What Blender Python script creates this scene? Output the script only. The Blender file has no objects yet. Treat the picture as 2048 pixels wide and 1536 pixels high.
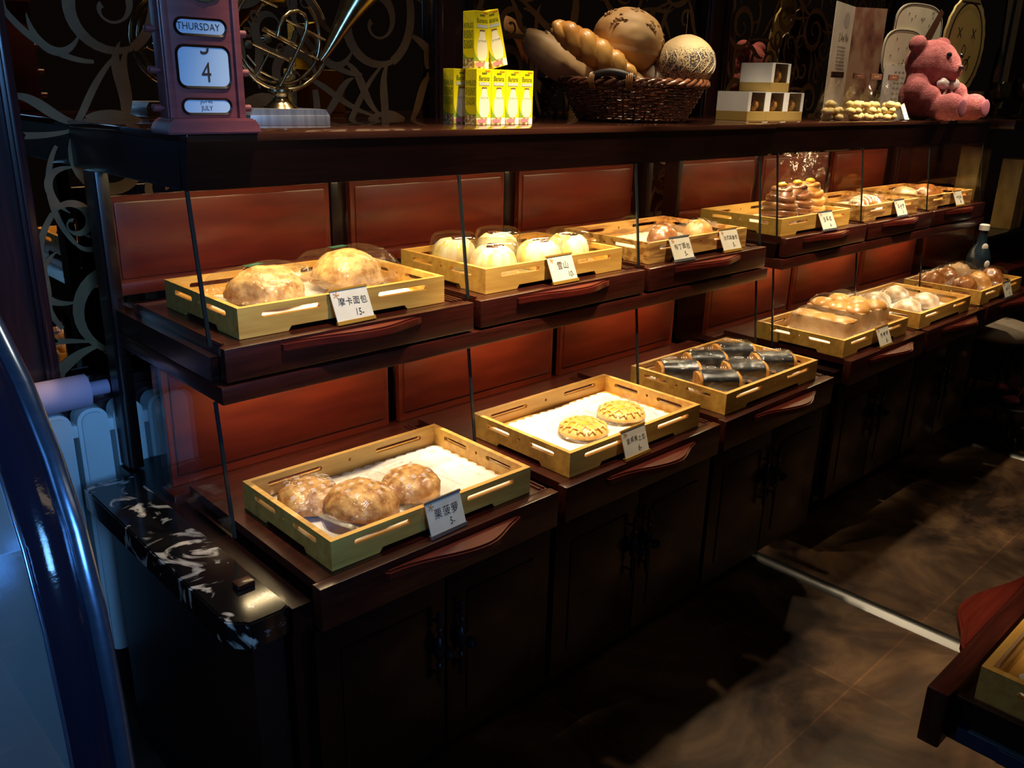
import bpy, bmesh, math, random
from math import sin, cos, pi, radians as rad
from mathutils import Vector as V, Matrix as M, noise
sc = bpy.context.scene
COL = sc.collection
random.seed(7)
# ------------------------------------------------------------------ camera
cam = bpy.data.cameras.new('camera'); co = bpy.data.objects.new('camera', cam); COL.objects.link(co)
R_ = V((0.72748012, -0.6857651, 0.02233617)); U_ = V((0.20570966, 0.24904807, 0.94639241)); F_ = V((0.65456566, 0.6838869, -0.32224602))
co.matrix_world = M(((R_.x, U_.x, -F_.x, -0.6264), (R_.y, U_.y, -F_.y, -1.42896), (R_.z, U_.z, -F_.z, 1.49418), (0, 0, 0, 1)))
cam.sensor_width = 36; cam.lens = 36 * 1730.66 / 2048; cam.clip_start = 0.05
sc.camera = co
sc.view_settings.view_transform = 'Standard'; sc.view_settings.look = 'None'
sc.view_settings.exposure = 0.35; sc.view_settings.gamma = 1.0; sc.view_settings.use_curve_mapping = False
sc.cycles.transparent_max_bounces = 24; sc.cycles.max_bounces = 8; sc.cycles.caustics_reflective = False; sc.cycles.caustics_refractive = False
sc.cycles.sample_clamp_indirect = 4.0
# ------------------------------------------------------------------ light
w = bpy.data.worlds.new('world'); sc.world = w; w.use_nodes = True
w.node_tree.nodes['Background'].inputs[0].default_value = (0.55, 0.42, 0.38, 1); w.node_tree.nodes['Background'].inputs[1].default_value = 0.010
def aim(o, d): o.rotation_euler = V(d).to_track_quat('-Z', 'Y').to_euler()
def spot(name, loc, target, power, ang, blend=0.3, r=0.03, col=(1, 0.74, 0.42)):
    l = bpy.data.lights.new(name, 'SPOT'); l.energy = power; l.spot_size = rad(ang); l.spot_blend = blend; l.shadow_soft_size = r; l.color = col
    o = bpy.data.objects.new(name, l); COL.objects.link(o); o.location = loc; aim(o, V(target) - V(loc)); return o
def area(name, loc, d, sx, sy, power, col, spread=180):
    l = bpy.data.lights.new(name, 'AREA'); l.shape = 'RECTANGLE'; l.size = sx; l.size_y = sy; l.energy = power; l.color = col; l.spread = rad(spread)
    o = bpy.data.objects.new(name, l); COL.objects.link(o); o.location = loc; aim(o, d); return o
WARM = (1, 0.80, 0.52)
for k, x in enumerate((0.3, 0.9, 1.5, 2.25, 2.85, 3.45)):      # ceiling downlights over the display cases
    spot('ceiling_downlight', (x, 0.15, 2.75), (x, -0.12, 0.7), 42, 62, 0.5, 0.035, WARM)
for k, x in enumerate((0.33, 0.90, 1.56, 2.16, 2.74, 3.40)):   # display spots in front of the cases
    spot('display_spot', (x, -0.48, 2.75), (x - 0.02, 0.07, 1.05), (140, 330, 150, 190, 260, 140)[k], 29, 0.8, 0.03, WARM)
for x, y in ((0.75, -0.95), (1.5, -0.85), (2.75, -0.62)):          # small downlights over the aisle
    spot('aisle_downlight', (x, y, 2.75), (x, y - 0.02, 0), 100, 15, 0.95, 0.04, (1, 0.74, 0.42))
spot('island_downlight', (0.95, -1.38, 2.75), (0.82, -1.30, 0.72), 60, 13, 0.8, 0.03, WARM)
area('shop_window', (-0.75, -2.9, 2.05), (0.15, 1.0, -0.29), 1.1, 0.8, 3.4, (0.16, 0.46, 1.0), 38)
area('front_fill', (2.4, -2.3, 2.9), (0, 0.75, -0.6), 3.2, 0.4, 4.5, (1, 0.76, 0.48))  # added warm fill on the fronts of the goods, not a real fitting
area('side_window', (-2.9, -0.35, 1.65), (1.0, 0.22, -0.26), 1.0, 1.2, 4, (0.18, 0.48, 1.0))
# ------------------------------------------------------------------ helpers
def nbm(): return bmesh.new()
def box(bm, x0, x1, y0, y1, z0, z1, bev=0.0, mat=None):
    g = bmesh.ops.create_cube(bm, size=1.0)
    vs = g['verts']
    for v in vs: v.co = V(((x0 + x1) / 2 + v.co.x * (x1 - x0), (y0 + y1) / 2 + v.co.y * (y1 - y0), (z0 + z1) / 2 + v.co.z * (z1 - z0)))
    if bev > 0:
        es = list({e for v in vs for e in v.link_edges})
        r = bmesh.ops.bevel(bm, geom=es, offset=bev, segments=2, affect='EDGES', profile=0.6)
        vs = list({v for f in r['faces'] for v in f.verts} | {v for v in vs if v.is_valid})
    if mat is not None: bmesh.ops.transform(bm, matrix=mat, verts=[v for v in vs if v.is_valid])
    return vs
def prism(bm, pts, plane, a0, a1, mat=None):
    """polygon pts in plane 'xy','xz','yz' extruded along the third axis a0..a1"""
    def P(p, a):
        if plane == 'xy': return V((p[0], p[1], a))
        if plane == 'xz': return V((p[0], a, p[1]))
        return V((a, p[0], p[1]))
    A = [bm.verts.new(P(p, a0)) for p in pts]; B = [bm.verts.new(P(p, a1)) for p in pts]
    n = len(pts); fs = [bm.faces.new(A), bm.faces.new(B[::-1])]
    for i in range(n): fs.append(bm.faces.new((A[i], B[i], B[(i + 1) % n], A[(i + 1) % n])))
    bmesh.ops.recalc_face_normals(bm, faces=fs)
    if mat is not None: bmesh.ops.transform(bm, matrix=mat, verts=A + B)
    return A + B
def tube(bm, pts, r, n=8, closed=False, flat=1.0):
    pts = [V(p) for p in pts]; m = len(pts); rs = r if isinstance(r, (list, tuple)) else [r] * m
    rings = []; up = None
    for i, p in enumerate(pts):
        a = pts[(i - 1) % m] if (closed or i > 0) else p; b = pts[(i + 1) % m] if (closed or i < m - 1) else p
        t = (b - a).normalized()
        if up is None: up = V((0, 0, 1)) if abs(t.z) < 0.9 else V((0, 1, 0))
        s = t.cross(up)
        if s.length < 1e-6: s = t.cross(V((1, 0, 0)))
        s.normalize(); up = s.cross(t).normalized()
        rings.append([bm.verts.new(p + (s * cos(2 * pi * j / n) * flat + up * sin(2 * pi * j / n)) * rs[i]) for j in range(n)])
    for i in range(m if closed else m - 1):
        A, B = rings[i], rings[(i + 1) % m]
        for j in range(n): bm.faces.new((A[j], A[(j + 1) % n], B[(j + 1) % n], B[j]))
    if not closed: bm.faces.new(rings[0][::-1]); bm.faces.new(rings[-1])
    return [v for q in rings for v in q]
def lathe(bm, prof, n=24, c=(0, 0, 0), fn=None, mat=None):
    c = V(c); rings = []
    for r, z in prof:
        rings.append([bm.verts.new(c + V((cos(2 * pi * j / n) * r * (fn(2 * pi * j / n, z) if fn else 1), sin(2 * pi * j / n) * r * (fn(2 * pi * j / n, z) if fn else 1), z))) for j in range(n)])
    for A, B in zip(rings, rings[1:]):
        for j in range(n): bm.faces.new((A[j], A[(j + 1) % n], B[(j + 1) % n], B[j]))
    bm.faces.new(rings[0][::-1]); bm.faces.new(rings[-1])
    vs = [v for q in rings for v in q]
    if mat is not None: bmesh.ops.transform(bm, matrix=mat, verts=vs)
    return vs
def blob(bm, rx, ry, rz, c=(0, 0, 0), sub=4, flat=None, amp=0.0, freq=20, seed=0, fn=None, mat=None):
    vs = bmesh.ops.create_icosphere(bm, subdivisions=sub, radius=1.0)['verts']
    for v in vs:
        d = v.co.normalized(); k = 1 + amp * noise.noise(d * freq / 10 + V((seed * 3.1, seed, 0))) + (amp * 0.5 * noise.noise(d * freq / 4 + V((seed, 0, 5))))
        if fn: k *= fn(d)
        p = V((d.x * rx, d.y * ry, d.z * rz)) * k
        if flat is not None and p.z < 0: p.z *= flat
        v.co = p + V(c)
    if mat is not None: bmesh.ops.transform(bm, matrix=mat, verts=vs)
    return vs
def pouch(bm, L, W, H, nx=36, na=28, seal=0.14, crink=0.05, seed=0, p=2.4, mat=None, zb=0.0):
    """flow-wrap bag lying along x, resting at z=zb, flat crimped seals at both ends"""
    rings = []
    for i in range(nx + 1):
        t = i / nx * 2 - 1; e = 1 - seal
        a = abs(t)
        k = 1.0 if a < 0.55 else max(0.03, (1 - ((a - 0.55) / (e - 0.55)) ** 2) if a < e else 0.03)
        wy = W / 2 * (0.9 + 0.1 * a if a >= e else 0.86 + 0.14 * math.sqrt(max(k, 0.03)))
        hz = H / 2 * max(0.02, math.sqrt(max(k, 0)) if k > 0.03 else 0.02)
        ring = []
        for j in range(na):
            th = 2 * pi * j / na
            cx_, sx_ = cos(th), sin(th)
            y = math.copysign(abs(cx_) ** (2 / p), cx_) * wy; z = math.copysign(abs(sx_) ** (2 / p), sx_) * hz
            q = V((t * L / 2, y, z))
            n1 = noise.noise(q * 38 + V((seed * 7, seed, 1))) + 0.7 * noise.noise(V((q.x * 40, q.y * 110, q.z * 110)) + V((1, seed * 3, 2)))
            q += V((0, cx_, sx_)) * n1 * crink * min(H, W) * (0.5 if hz > 0.01 else 0.25)
            base = H / 2 * (1 - 0.35 * max(0, a - 0.6) / 0.4)
            q.z = max(q.z + base, 0.0015) + zb
            ring.append(bm.verts.new(q))
        rings.append(ring)
    for A, B in zip(rings, rings[1:]):
        for j in range(na): bm.faces.new((A[j], B[j], B[(j + 1) % na], A[(j + 1) % na]))
    bm.faces.new(rings[0]); bm.faces.new(rings[-1][::-1])
    vs = [v for q in rings for v in q]
    if mat is not None: bmesh.ops.transform(bm, matrix=mat, verts=vs)
    return vs
_tc = {}
def text(bm, s, size, mat, sx=1.0):
    """flat lettering centred on the origin of mat (local x right, y up)"""
    if s not in _tc:
        cu = bpy.data.curves.new('lettering', 'FONT'); cu.body = s; cu.size = 1; cu.align_x = 'CENTER'; cu.align_y = 'CENTER'; cu.resolution_u = 3
        o = bpy.data.objects.new('lettering', cu); COL.objects.link(o)
        dg = bpy.context.evaluated_depsgraph_get()
        me = bpy.data.meshes.new_from_object(o.evaluated_get(dg)); _tc[s] = me
        bpy.data.objects.remove(o); bpy.data.curves.remove(cu)
    n0 = len(bm.verts); bm.from_mesh(_tc[s]); bm.verts.ensure_lookup_table()
    vs = bm.verts[n0:]
    bmesh.ops.transform(bm, matrix=mat @ M.Diagonal((size * sx, size, size, 1)), verts=vs)
def face(o, x=(1, 0, 0), y=(0, 0, 1)):
    x = V(x).normalized(); y = V(y).normalized(); z = x.cross(y)
    return M(((x.x, y.x, z.x, o[0]), (x.y, y.y, z.y, o[1]), (x.z, y.z, z.z, o[2]), (0, 0, 0, 1)))
def flatpoly(bm, pts, mat):
    bm.faces.new([bm.verts.new(mat @ V((p[0], p[1], 0))) for p in pts])
def rrect(w, h, r, n=6):
    out = []
    for cx, cy, a in ((w / 2 - r, h / 2 - r, 0), (-w / 2 + r, h / 2 - r, 90), (-w / 2 + r, -h / 2 + r, 180), (w / 2 - r, -h / 2 + r, 270)):
        out += [(cx + r * cos(rad(a + 90 * i / n)), cy + r * sin(rad(a + 90 * i / n))) for i in range(n + 1)]
    return out
def ribbon(bm, pts, wd, mat, z=0.0):
    """flat tapered stroke through 2d pts, wd[i] the width at each"""
    L = []; n = len(pts)
    for i, p in enumerate(pts):
        a = pts[max(0, i - 1)]; b = pts[min(n - 1, i + 1)]
        t = V((b[0] - a[0], b[1] - a[1])); t = t.normalized() if t.length > 1e-9 else V((1, 0))
        nrm = V((-t.y, t.x)) * wd[i] / 2
        L.append((bm.verts.new(mat @ V((p[0] + nrm.x, p[1] + nrm.y, z))), bm.verts.new(mat @ V((p[0] - nrm.x, p[1] - nrm.y, z)))))
    for (a, b), (c, d) in zip(L, L[1:]): bm.faces.new((a, b, d, c))
def mk(name, bm, mat, parent=None, smooth=35, loc=None, kind=None, label=None):
    bmesh.ops.recalc_face_normals(bm, faces=bm.faces) if False else None
    me = bpy.data.meshes.new(name); bm.to_mesh(me); bm.free(); me.materials.append(mat)
    if smooth:
        me.polygons.foreach_set('use_smooth', [True] * len(me.polygons)); me.set_sharp_from_angle(angle=rad(smooth))
    o = bpy.data.objects.new(name, me); COL.objects.link(o)
    if parent: o.parent = parent
    if loc is not None: o.location = loc
    if kind: o['kind'] = kind
    if label: o['label'] = label
    return o
def tag(o, label, cat, group=None):
    o['label'] = label; o['category'] = cat
    if group: o['group'] = group
    return o
def thing(name, label, cat, loc=(0, 0, 0), rz=0.0, group=None, s=1.0):
    o = bpy.data.objects.new(name, None); COL.objects.link(o); o.location = loc; o.rotation_euler = (0, 0, rz); o.scale = (s, s, s)
    o.empty_display_size = 0.05
    return tag(o, label, cat, group)
def dup(root, loc, rz=0.0, label=None, group=None, s=None):
    r = root.copy(); COL.objects.link(r); r.location = loc; r.rotation_euler = (0, 0, rz)
    if s: r.scale = (s, s, s)
    if label: r['label'] = label
    if group: r['group'] = group
    for ch in list(root.children):
        c = ch.copy(); COL.objects.link(c); c.parent = r
        for g in list(ch.children):
            d = g.copy(); COL.objects.link(d); d.parent = c
    return r
# ------------------------------------------------------------------ materials
def new_mat(name):
    m = bpy.data.materials.new(name); m.use_nodes = True; return m, m.node_tree.nodes, m.node_tree.links
def pbr(name, col, rough=0.5, metal=0.0, coat=0.0, spec=0.5, trans=0.0, emit=None, es=0.0, sheen=0.0, sss=0.0):
    m, n, l = new_mat(name); b = n['Principled BSDF']
    b.inputs['Base Color'].default_value = (*col, 1); b.inputs['Roughness'].default_value = rough; b.inputs['Metallic'].default_value = metal
    b.inputs['Coat Weight'].default_value = coat; b.inputs['Coat Roughness'].default_value = 0.08; b.inputs['Specular IOR Level'].default_value = spec
    b.inputs['Transmission Weight'].default_value = trans; b.inputs['Sheen Weight'].default_value = sheen
    if emit: b.inputs['Emission Color'].default_value = (*emit, 1); b.inputs['Emission Strength'].default_value = es
    return m
def noisy(name, c1, c2, scale=(10, 10, 10), nscale=1.0, rough=0.5, detail=6, lo=0.35, hi=0.65, bump=0.0, bdist=0.002, coat=0.0, spec=0.5, metal=0.0, tex='noise', c3=None, bscale=None, coatr=0.1):
    m, n, l = new_mat(name); b = n['Principled BSDF']
    tc = n.new('ShaderNodeTexCoord'); mp = n.new('ShaderNodeMapping'); mp.inputs['Scale'].default_value = scale
    l.new(tc.outputs['Object'], mp.inputs[0])
    if tex == 'noise':
        t = n.new('ShaderNodeTexNoise'); t.inputs['Scale'].default_value = nscale; t.inputs['Detail'].default_value = detail; out = t.outputs['Fac']
    else:
        t = n.new('ShaderNodeTexVoronoi'); t.inputs['Scale'].default_value = nscale; t.feature = 'F1'; out = t.outputs['Distance']
    l.new(mp.outputs[0], t.inputs['Vector'])
    r = n.new('ShaderNodeValToRGB'); r.color_ramp.elements[0].position = lo; r.color_ramp.elements[1].position = hi
    r.color_ramp.elements[0].color = (*c1, 1); r.color_ramp.elements[1].color = (*c2, 1)
    if c3: e = r.color_ramp.elements.new((lo + hi) / 2); e.color = (*c3, 1)
    l.new(out, r.inputs[0]); l.new(r.outputs[0], b.inputs['Base Color'])
    b.inputs['Roughness'].default_value = rough; b.inputs['Coat Weight'].default_value = coat; b.inputs['Coat Roughness'].default_value = coatr; b.inputs['Specular IOR Level'].default_value = spec; b.inputs['Metallic'].default_value = metal
    if bump:
        bp = n.new('ShaderNodeBump'); bp.inputs['Strength'].default_value = bump; bp.inputs['Distance'].default_value = bdist
        src = out
        if bscale:
            t2 = n.new('ShaderNodeTexNoise'); t2.inputs['Scale'].default_value = bscale; t2.inputs['Detail'].default_value = 4; l.new(tc.outputs['Object'], t2.inputs['Vector']); src = t2.outputs['Fac']
        l.new(src, bp.inputs['Height']); l.new(bp.outputs[0], b.inputs['Normal'])
    return m
def clear(name, tint=(1, 1, 1), base=0.04, edge=0.5, rough=0.05, crinkle=0.0, cscale=60, body=0.0, bodycol=(1, 1, 1)):
    """thin clear film or pane: transparent with a glossy sheen that grows at grazing angles"""
    m, n, l = new_mat(name); n.remove(n['Principled BSDF']); o = n['Material Output']
    tr = n.new('ShaderNodeBsdfTransparent'); tr.inputs[0].default_value = (*tint, 1)
    gl = n.new('ShaderNodeBsdfGlossy'); gl.inputs['Roughness'].default_value = rough
    lw = n.new('ShaderNodeLayerWeight'); lw.inputs['Blend'].default_value = 0.35
    mr = n.new('ShaderNodeMapRange'); mr.inputs['To Min'].default_value = base; mr.inputs['To Max'].default_value = edge
    l.new(lw.outputs['Facing'], mr.inputs['Value'])
    mx = n.new('ShaderNodeMixShader'); l.new(mr.outputs[0], mx.inputs[0]); l.new(tr.outputs[0], mx.inputs[1]); l.new(gl.outputs[0], mx.inputs[2])
    last = mx
    if body:
        df = n.new('ShaderNodeBsdfDiffuse'); df.inputs[0].default_value = (*bodycol, 1)
        m2 = n.new('ShaderNodeMixShader'); m2.inputs[0].default_value = body; l.new(mx.outputs[0], m2.inputs[1]); l.new(df.outputs[0], m2.inputs[2]); last = m2
    l.new(last.outputs[0], o.inputs['Surface'])
    if crinkle:
        tc = n.new('ShaderNodeTexCoord'); tx = n.new('ShaderNodeTexNoise'); tx.inputs['Scale'].default_value = cscale; tx.inputs['Detail'].default_value = 3; tx.inputs['Distortion'].default_value = 1.5
        l.new(tc.outputs['Object'], tx.inputs['Vector']); bp = n.new('ShaderNodeBump'); bp.inputs['Strength'].default_value = crinkle; bp.inputs['Distance'].default_value = 0.01
        l.new(tx.outputs['Fac'], bp.inputs['Height']); l.new(bp.outputs[0], gl.inputs['Normal']); l.new(bp.outputs[0], lw.inputs['Normal'])
    return m
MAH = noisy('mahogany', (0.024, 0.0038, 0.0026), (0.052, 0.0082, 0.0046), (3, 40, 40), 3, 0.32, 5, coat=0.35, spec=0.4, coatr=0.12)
PULL = noisy('spotlit_pull', (0.065, 0.0075, 0.005), (0.10, 0.0125, 0.0075), (3, 40, 40), 3, 0.3, 5, coat=0.4, spec=0.4)  # redder mahogany: the spotlight the pulls catch is put into the colour
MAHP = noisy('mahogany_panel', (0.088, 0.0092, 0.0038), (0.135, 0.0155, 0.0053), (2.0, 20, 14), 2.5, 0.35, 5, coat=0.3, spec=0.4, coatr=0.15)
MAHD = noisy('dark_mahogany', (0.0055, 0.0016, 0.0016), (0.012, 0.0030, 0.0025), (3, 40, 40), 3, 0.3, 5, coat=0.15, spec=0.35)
MAHT = noisy('mahogany_top', (0.03, 0.010, 0.006), (0.05, 0.016, 0.009), (2, 30, 30), 2, 0.12, 4, coat=0.6, spec=0.5, coatr=0.03)
FRAME = noisy('frame_lacquer', (0.02, 0.006, 0.009), (0.035, 0.010, 0.012), (40, 40, 3), 3, 0.25, 4, coat=0.4)
PINE = noisy('pine_tray', (0.55, 0.275, 0.050), (0.70, 0.40, 0.085), (2.2, 22, 22), 3, 0.5, 5, coat=0.1)
PINE2 = noisy('grained_tray', (0.30, 0.12, 0.03), (0.62, 0.33, 0.09), (3, 16, 26), 2.6, 0.5, 3, lo=0.42, hi=0.56)
PAPER = noisy('doily_paper', (0.80, 0.78, 0.74), (0.86, 0.84, 0.80), (1, 1, 1), 60, 0.8, 3, bump=0.2)
LACE = pbr('doily_lace', (0.52, 0.49, 0.43), 0.9)
WHITE = pbr('white_card', (0.82, 0.80, 0.76), 0.6)
INK = pbr('ink', (0.03, 0.015, 0.012), 0.7)
WRAP = clear('clear_wrap', base=0.045, edge=0.26, rough=0.12, crinkle=0.5, cscale=60)
WRAPM = clear('stiff_wrap', base=0.045, edge=0.24, rough=0.10, crinkle=0.5, cscale=40)
DOME = clear('clear_dome', base=0.05, edge=0.45, rough=0.05)
PANE = clear('glass_pane', tint=(0.95, 0.97, 0.96), base=0.035, edge=0.12, rough=0.01)
PEDGE = pbr('glass_edge', (0.012, 0.016, 0.018), 0.15)
STEEL = pbr('steel', (0.12, 0.118, 0.115), 0.36, 1.0)
BRASS = noisy('aged_brass', (0.42, 0.29, 0.13), (0.56, 0.44, 0.27), (10, 10, 10), 6, 0.22, 4, metal=1.0)
GOLD = pbr('gold_trim', (0.62, 0.34, 0.06), 0.3, 0.6)
BLACKM = pbr('black_metal', (0.02, 0.02, 0.025), 0.35, 0.6)
# ------------------------------------------------------------------ setting
def floor_mat():
    m, n, l = new_mat('slate_tile'); b = n['Principled BSDF']
    tc = n.new('ShaderNodeTexCoord'); mp = n.new('ShaderNodeMapping'); mp.inputs['Location'].default_value = (-0.105, 0.03, 0); l.new(tc.outputs['Object'], mp.inputs[0])
    br = n.new('ShaderNodeTexBrick'); br.offset = 0.0; br.inputs['Scale'].default_value = 1.0; br.inputs['Brick Width'].default_value = 0.64; br.inputs['Row Height'].default_value = 0.64
    br.inputs['Mortar Size'].default_value = 0.0028; br.inputs['Mortar Smooth'].default_value = 0.1
    br.inputs['Color1'].default_value = (0.8, 0.8, 0.8, 1); br.inputs['Color2'].default_value = (1, 1, 1, 1); br.inputs['Mortar'].default_value = (1.5, 1.35, 1.2, 1)
    l.new(mp.outputs[0], br.inputs['Vector'])
    t1 = n.new('ShaderNodeTexNoise'); t1.inputs['Scale'].default_value = 2.6; t1.inputs['Detail'].default_value = 9; t1.inputs['Roughness'].default_value = 0.65; t1.inputs['Distortion'].default_value = 0.6
    l.new(tc.outputs['Object'], t1.inputs['Vector'])
    r = n.new('ShaderNodeValToRGB'); e = r.color_ramp.elements
    e[0].position = 0.38; e[0].color = (0.013, 0.007, 0.005, 1); e[1].position = 0.64; e[1].color = (0.15, 0.082, 0.038, 1)
    q = e.new(0.5); q.color = (0.058, 0.030, 0.016, 1)
    l.new(t1.outputs['Fac'], r.inputs[0])
    mx = n.new('ShaderNodeMix'); mx.data_type = 'RGBA'; mx.blend_type = 'MULTIPLY'; mx.inputs[0].default_value = 1
    l.new(r.outputs[0], mx.inputs[6]); l.new(br.outputs['Color'], mx.inputs[7]); l.new(mx.outputs[2], b.inputs['Base Color'])
    rr = n.new('ShaderNodeMapRange'); rr.inputs['To Min'].default_value = 0.25; rr.inputs['To Max'].default_value = 0.5; l.new(t1.outputs['Fac'], rr.inputs['Value']); l.new(rr.outputs[0], b.inputs['Roughness'])
    bp = n.new('ShaderNodeBump'); bp.inputs['Strength'].default_value = 0.25; bp.inputs['Distance'].default_value = 0.004; l.new(t1.outputs['Fac'], bp.inputs['Height']); l.new(bp.outputs[0], b.inputs['Normal'])
    return m
FLOOR = floor_mat()
b = nbm(); box(b, -4, 9, -5, 0.66, -0.06, 0); mk('floor', b, FLOOR, kind='structure', smooth=0)
b = nbm(); box(b, -4, 9, 0.62, 0.72, 0, 3.0); mk('wall_back', b, noisy('wall_paint', (0.03, 0.012, 0.012), (0.045, 0.018, 0.016), (1, 1, 1), 8, 0.6), kind='structure', smooth=0)
b = nbm(); box(b, -4, 9, -5, 0.72, 3.0, 3.06); mk('ceiling', b, pbr('ceiling_paint', (0.05, 0.03, 0.025), 0.8), kind='structure', smooth=0)
def stile(name, x0, x1, z0, z1):
    b = nbm(); box(b, x0, x1, 0.585, 0.622, z0, z1)
    for a in (x0, x1 - 0.03): box(b, a, a + 0.03, 0.568, 0.59, z0, z1, 0.006); box(b, a + 0.008, a + 0.020, 0.560, 0.572, z0, z1, 0.004)
    return mk(name, b, FRAME, kind='structure')
stile('trim_1', -0.42, -0.095, 0.0, 2.9); stile('trim_2', 0.965, 1.115, 0.8, 2.9); stile('trim_3', 2.235, 2.385, 0.8, 2.9); stile('trim_4', 3.75, 5.3, 0.0, 2.9)
b = nbm(); box(b, -0.1, 0.97, 0.572, 0.622, 0.79, 0.845, 0.006); box(b, -0.1, 0.97, 0.560, 0.58, 0.80, 0.825, 0.004); mk('trim_5', b, FRAME, kind='structure')
# mirrors with gilt scroll film
MIRROR = noisy('tinted_mirror', (0.32, 0.25, 0.19), (0.36, 0.28, 0.22), (1, 1, 1), 2, 0.015, 2, metal=1.0)
GILT = noisy('gilt_film', (0.115, 0.056, 0.017), (0.155, 0.08, 0.026), (1, 1, 1), 20, 0.6, 3)
def spiral(cx, cy, r, a0, turns, s, w0, lead=0.0, bulb=1.6):
    pts, wd = [], []
    N = 40
    for i in range(N + 1):
        t = i / N; rr = r * (1 - t) ** 0.85 + 0.10 * r * t; a = a0 + s * 2 * pi * turns * t
        pts.append((cx + rr * cos(a), cy + rr * sin(a))); k = (0.25 + 1.0 * sin(pi * min(1, t * 1.3 + 0.08)))
        wd.append(0.95 * w0 * max(0.22, k) * (1 if t < 0.86 else 1 + bulb * (t - 0.86) / 0.14))
    return pts, wd
def bez(p0, p1, p2, p3, w0, w1, w2, N=20):
    pts, wd = [], []
    for i in range(N + 1):
        t = i / N; u = 1 - t
        pts.append(tuple(u ** 3 * p0[k] + 3 * u * u * t * p1[k] + 3 * u * t * t * p2[k] + t ** 3 * p3[k] for k in (0, 1)))
        wd.append(1.05 * (w0 * u * u + 2 * w1 * u * t + w2 * t * t))
    return pts, wd
def scroll_field(bm, x0, x1, z0, z1, y, seed, S=1.0):
    rnd = random.Random(seed); zo = [0]
    def rib(pw, ox, oz, fx, a, k):
        pts, wd = pw; ca, sa = cos(a), sin(a); out = []
        for p in pts:
            X, Z = p[0] * fx * k, p[1] * k; X, Z = X * ca - Z * sa + ox, X * sa + Z * ca + oz
            out.append((min(max(X, x0), x1), min(max(Z, z0), z1)))
        zo[0] += 1
        ribbon(bm, out, [q * k for q in wd], M(((1, 0, 0, 0), (0, 0, 1, y - 0.00003 * (zo[0] % 30)), (0, 1, 0, 0), (0, 0, 0, 1))))
    def motif(ox, oz, fx, a, k):
        rib(spiral(0.0, 0.0, 0.105, -pi / 2, 1.35, 1, 0.026), ox, oz, fx, a, k)
        rib(bez((0.0, -0.105), (-0.08, -0.10), (-0.15, -0.02), (-0.13, 0.10), 0.020, 0.030, 0.016), ox, oz, fx, a, k)
        rib(spiral(-0.07, 0.13, 0.065, pi, 1.2, -1, 0.020), ox, oz, fx, a, k)
        rib(bez((-0.13, 0.02), (-0.19, 0.05), (-0.20, 0.12), (-0.245, 0.13), 0.004, 0.036, 0.003), ox, oz, fx, a, k)
        rib(bez((-0.09, -0.08), (-0.14, -0.14), (-0.12, -0.19), (-0.18, -0.22), 0.010, 0.044, 0.002), ox, oz, fx, a, k)
        rib(bez((0.02, -0.105), (0.08, -0.15), (0.06, -0.21), (0.13, -0.24), 0.008, 0.042, 0.004), ox, oz, fx, a, k)
        rib(bez((0.10, -0.03), (0.17, -0.07), (0.20, 0.0), (0.17, 0.06), 0.005, 0.034, 0.002), ox, oz, fx, a, k)
        rib(spiral(0.16, 0.13, 0.045, 0, 1.1, 1, 0.015), ox, oz, fx, a, k)
        rib(bez((0.205, 0.13), (0.22, 0.03), (0.16, -0.06), (0.10, -0.09), 0.010, 0.020, 0.008), ox, oz, fx, a, k)
        rib(bez((0.02, 0.10), (0.03, 0.16), (-0.01, 0.20), (0.04, 0.25), 0.004, 0.040, 0.003), ox, oz, fx, a, k)
        rib(bez((0.04, -0.10), (0.16, -0.13), (0.20, -0.20), (0.26, -0.19), 0.006, 0.028, 0.003), ox, oz, fx, a, k)
    nz = int((z1 - z0) / (0.33 * S)) + 1; nx = max(1, round((x1 - x0) / (0.33 * S)))
    for i in range(nx):
        for j in range(nz):
            motif(x0 + (i + 0.5 + rnd.uniform(-.10, .10)) * (x1 - x0) / nx, z0 + (j + 0.45 + rnd.uniform(-.10, .10) + 0.25 * (i % 2)) * 0.33 * S, 1 if (i + j) % 2 else -1, rnd.choice((0, 0.5, -0.5, pi, pi + 0.5)), S * rnd.uniform(0.85, 1.05))
for i, (x0, x1, S, lab) in enumerate(((-0.095, 0.965, 1.0, 'dark tinted mirror with large gilt scrollwork behind calendar and horn'), (1.115, 2.235, 0.85, 'dark tinted mirror with gilt scrollwork behind the bread basket'), (2.385, 3.75, 0.80, 'dark tinted mirror with gilt scrollwork behind the small white boxes and leaflet'))):
    t = thing('wall_mirror', lab, 'mirror', (0, 0.6, 0))
    b = nbm(); box(b, x0, x1, 0.0, 0.018, 0.845, 2.6); mk('mirror_glass', b, MIRROR, t, smooth=0)
    b = nbm(); scroll_field(b, x0 + 0.004, x1 - 0.004, 0.85, 2.25, -0.0012, 3 + i, S); mk('scroll_ornament', b, GILT, t, smooth=0)
# floor strips
for x, y0, y1, lab in ((1.795, -1.9, -0.10, 'steel strip across the floor beside the nearer bread case'), (3.46, -1.9, -0.13, 'far steel strip across the floor near the stool')):
    b = nbm(); prism(b, [(x - 0.032, 0.0), (x - 0.020, 0.010), (x - 0.008, 0.014), (x + 0.008, 0.014), (x + 0.020, 0.010), (x + 0.032, 0.0)], 'xz', y0, y1)
    tag(mk('floor_strip', b, STEEL), lab, 'floor strip')
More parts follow.
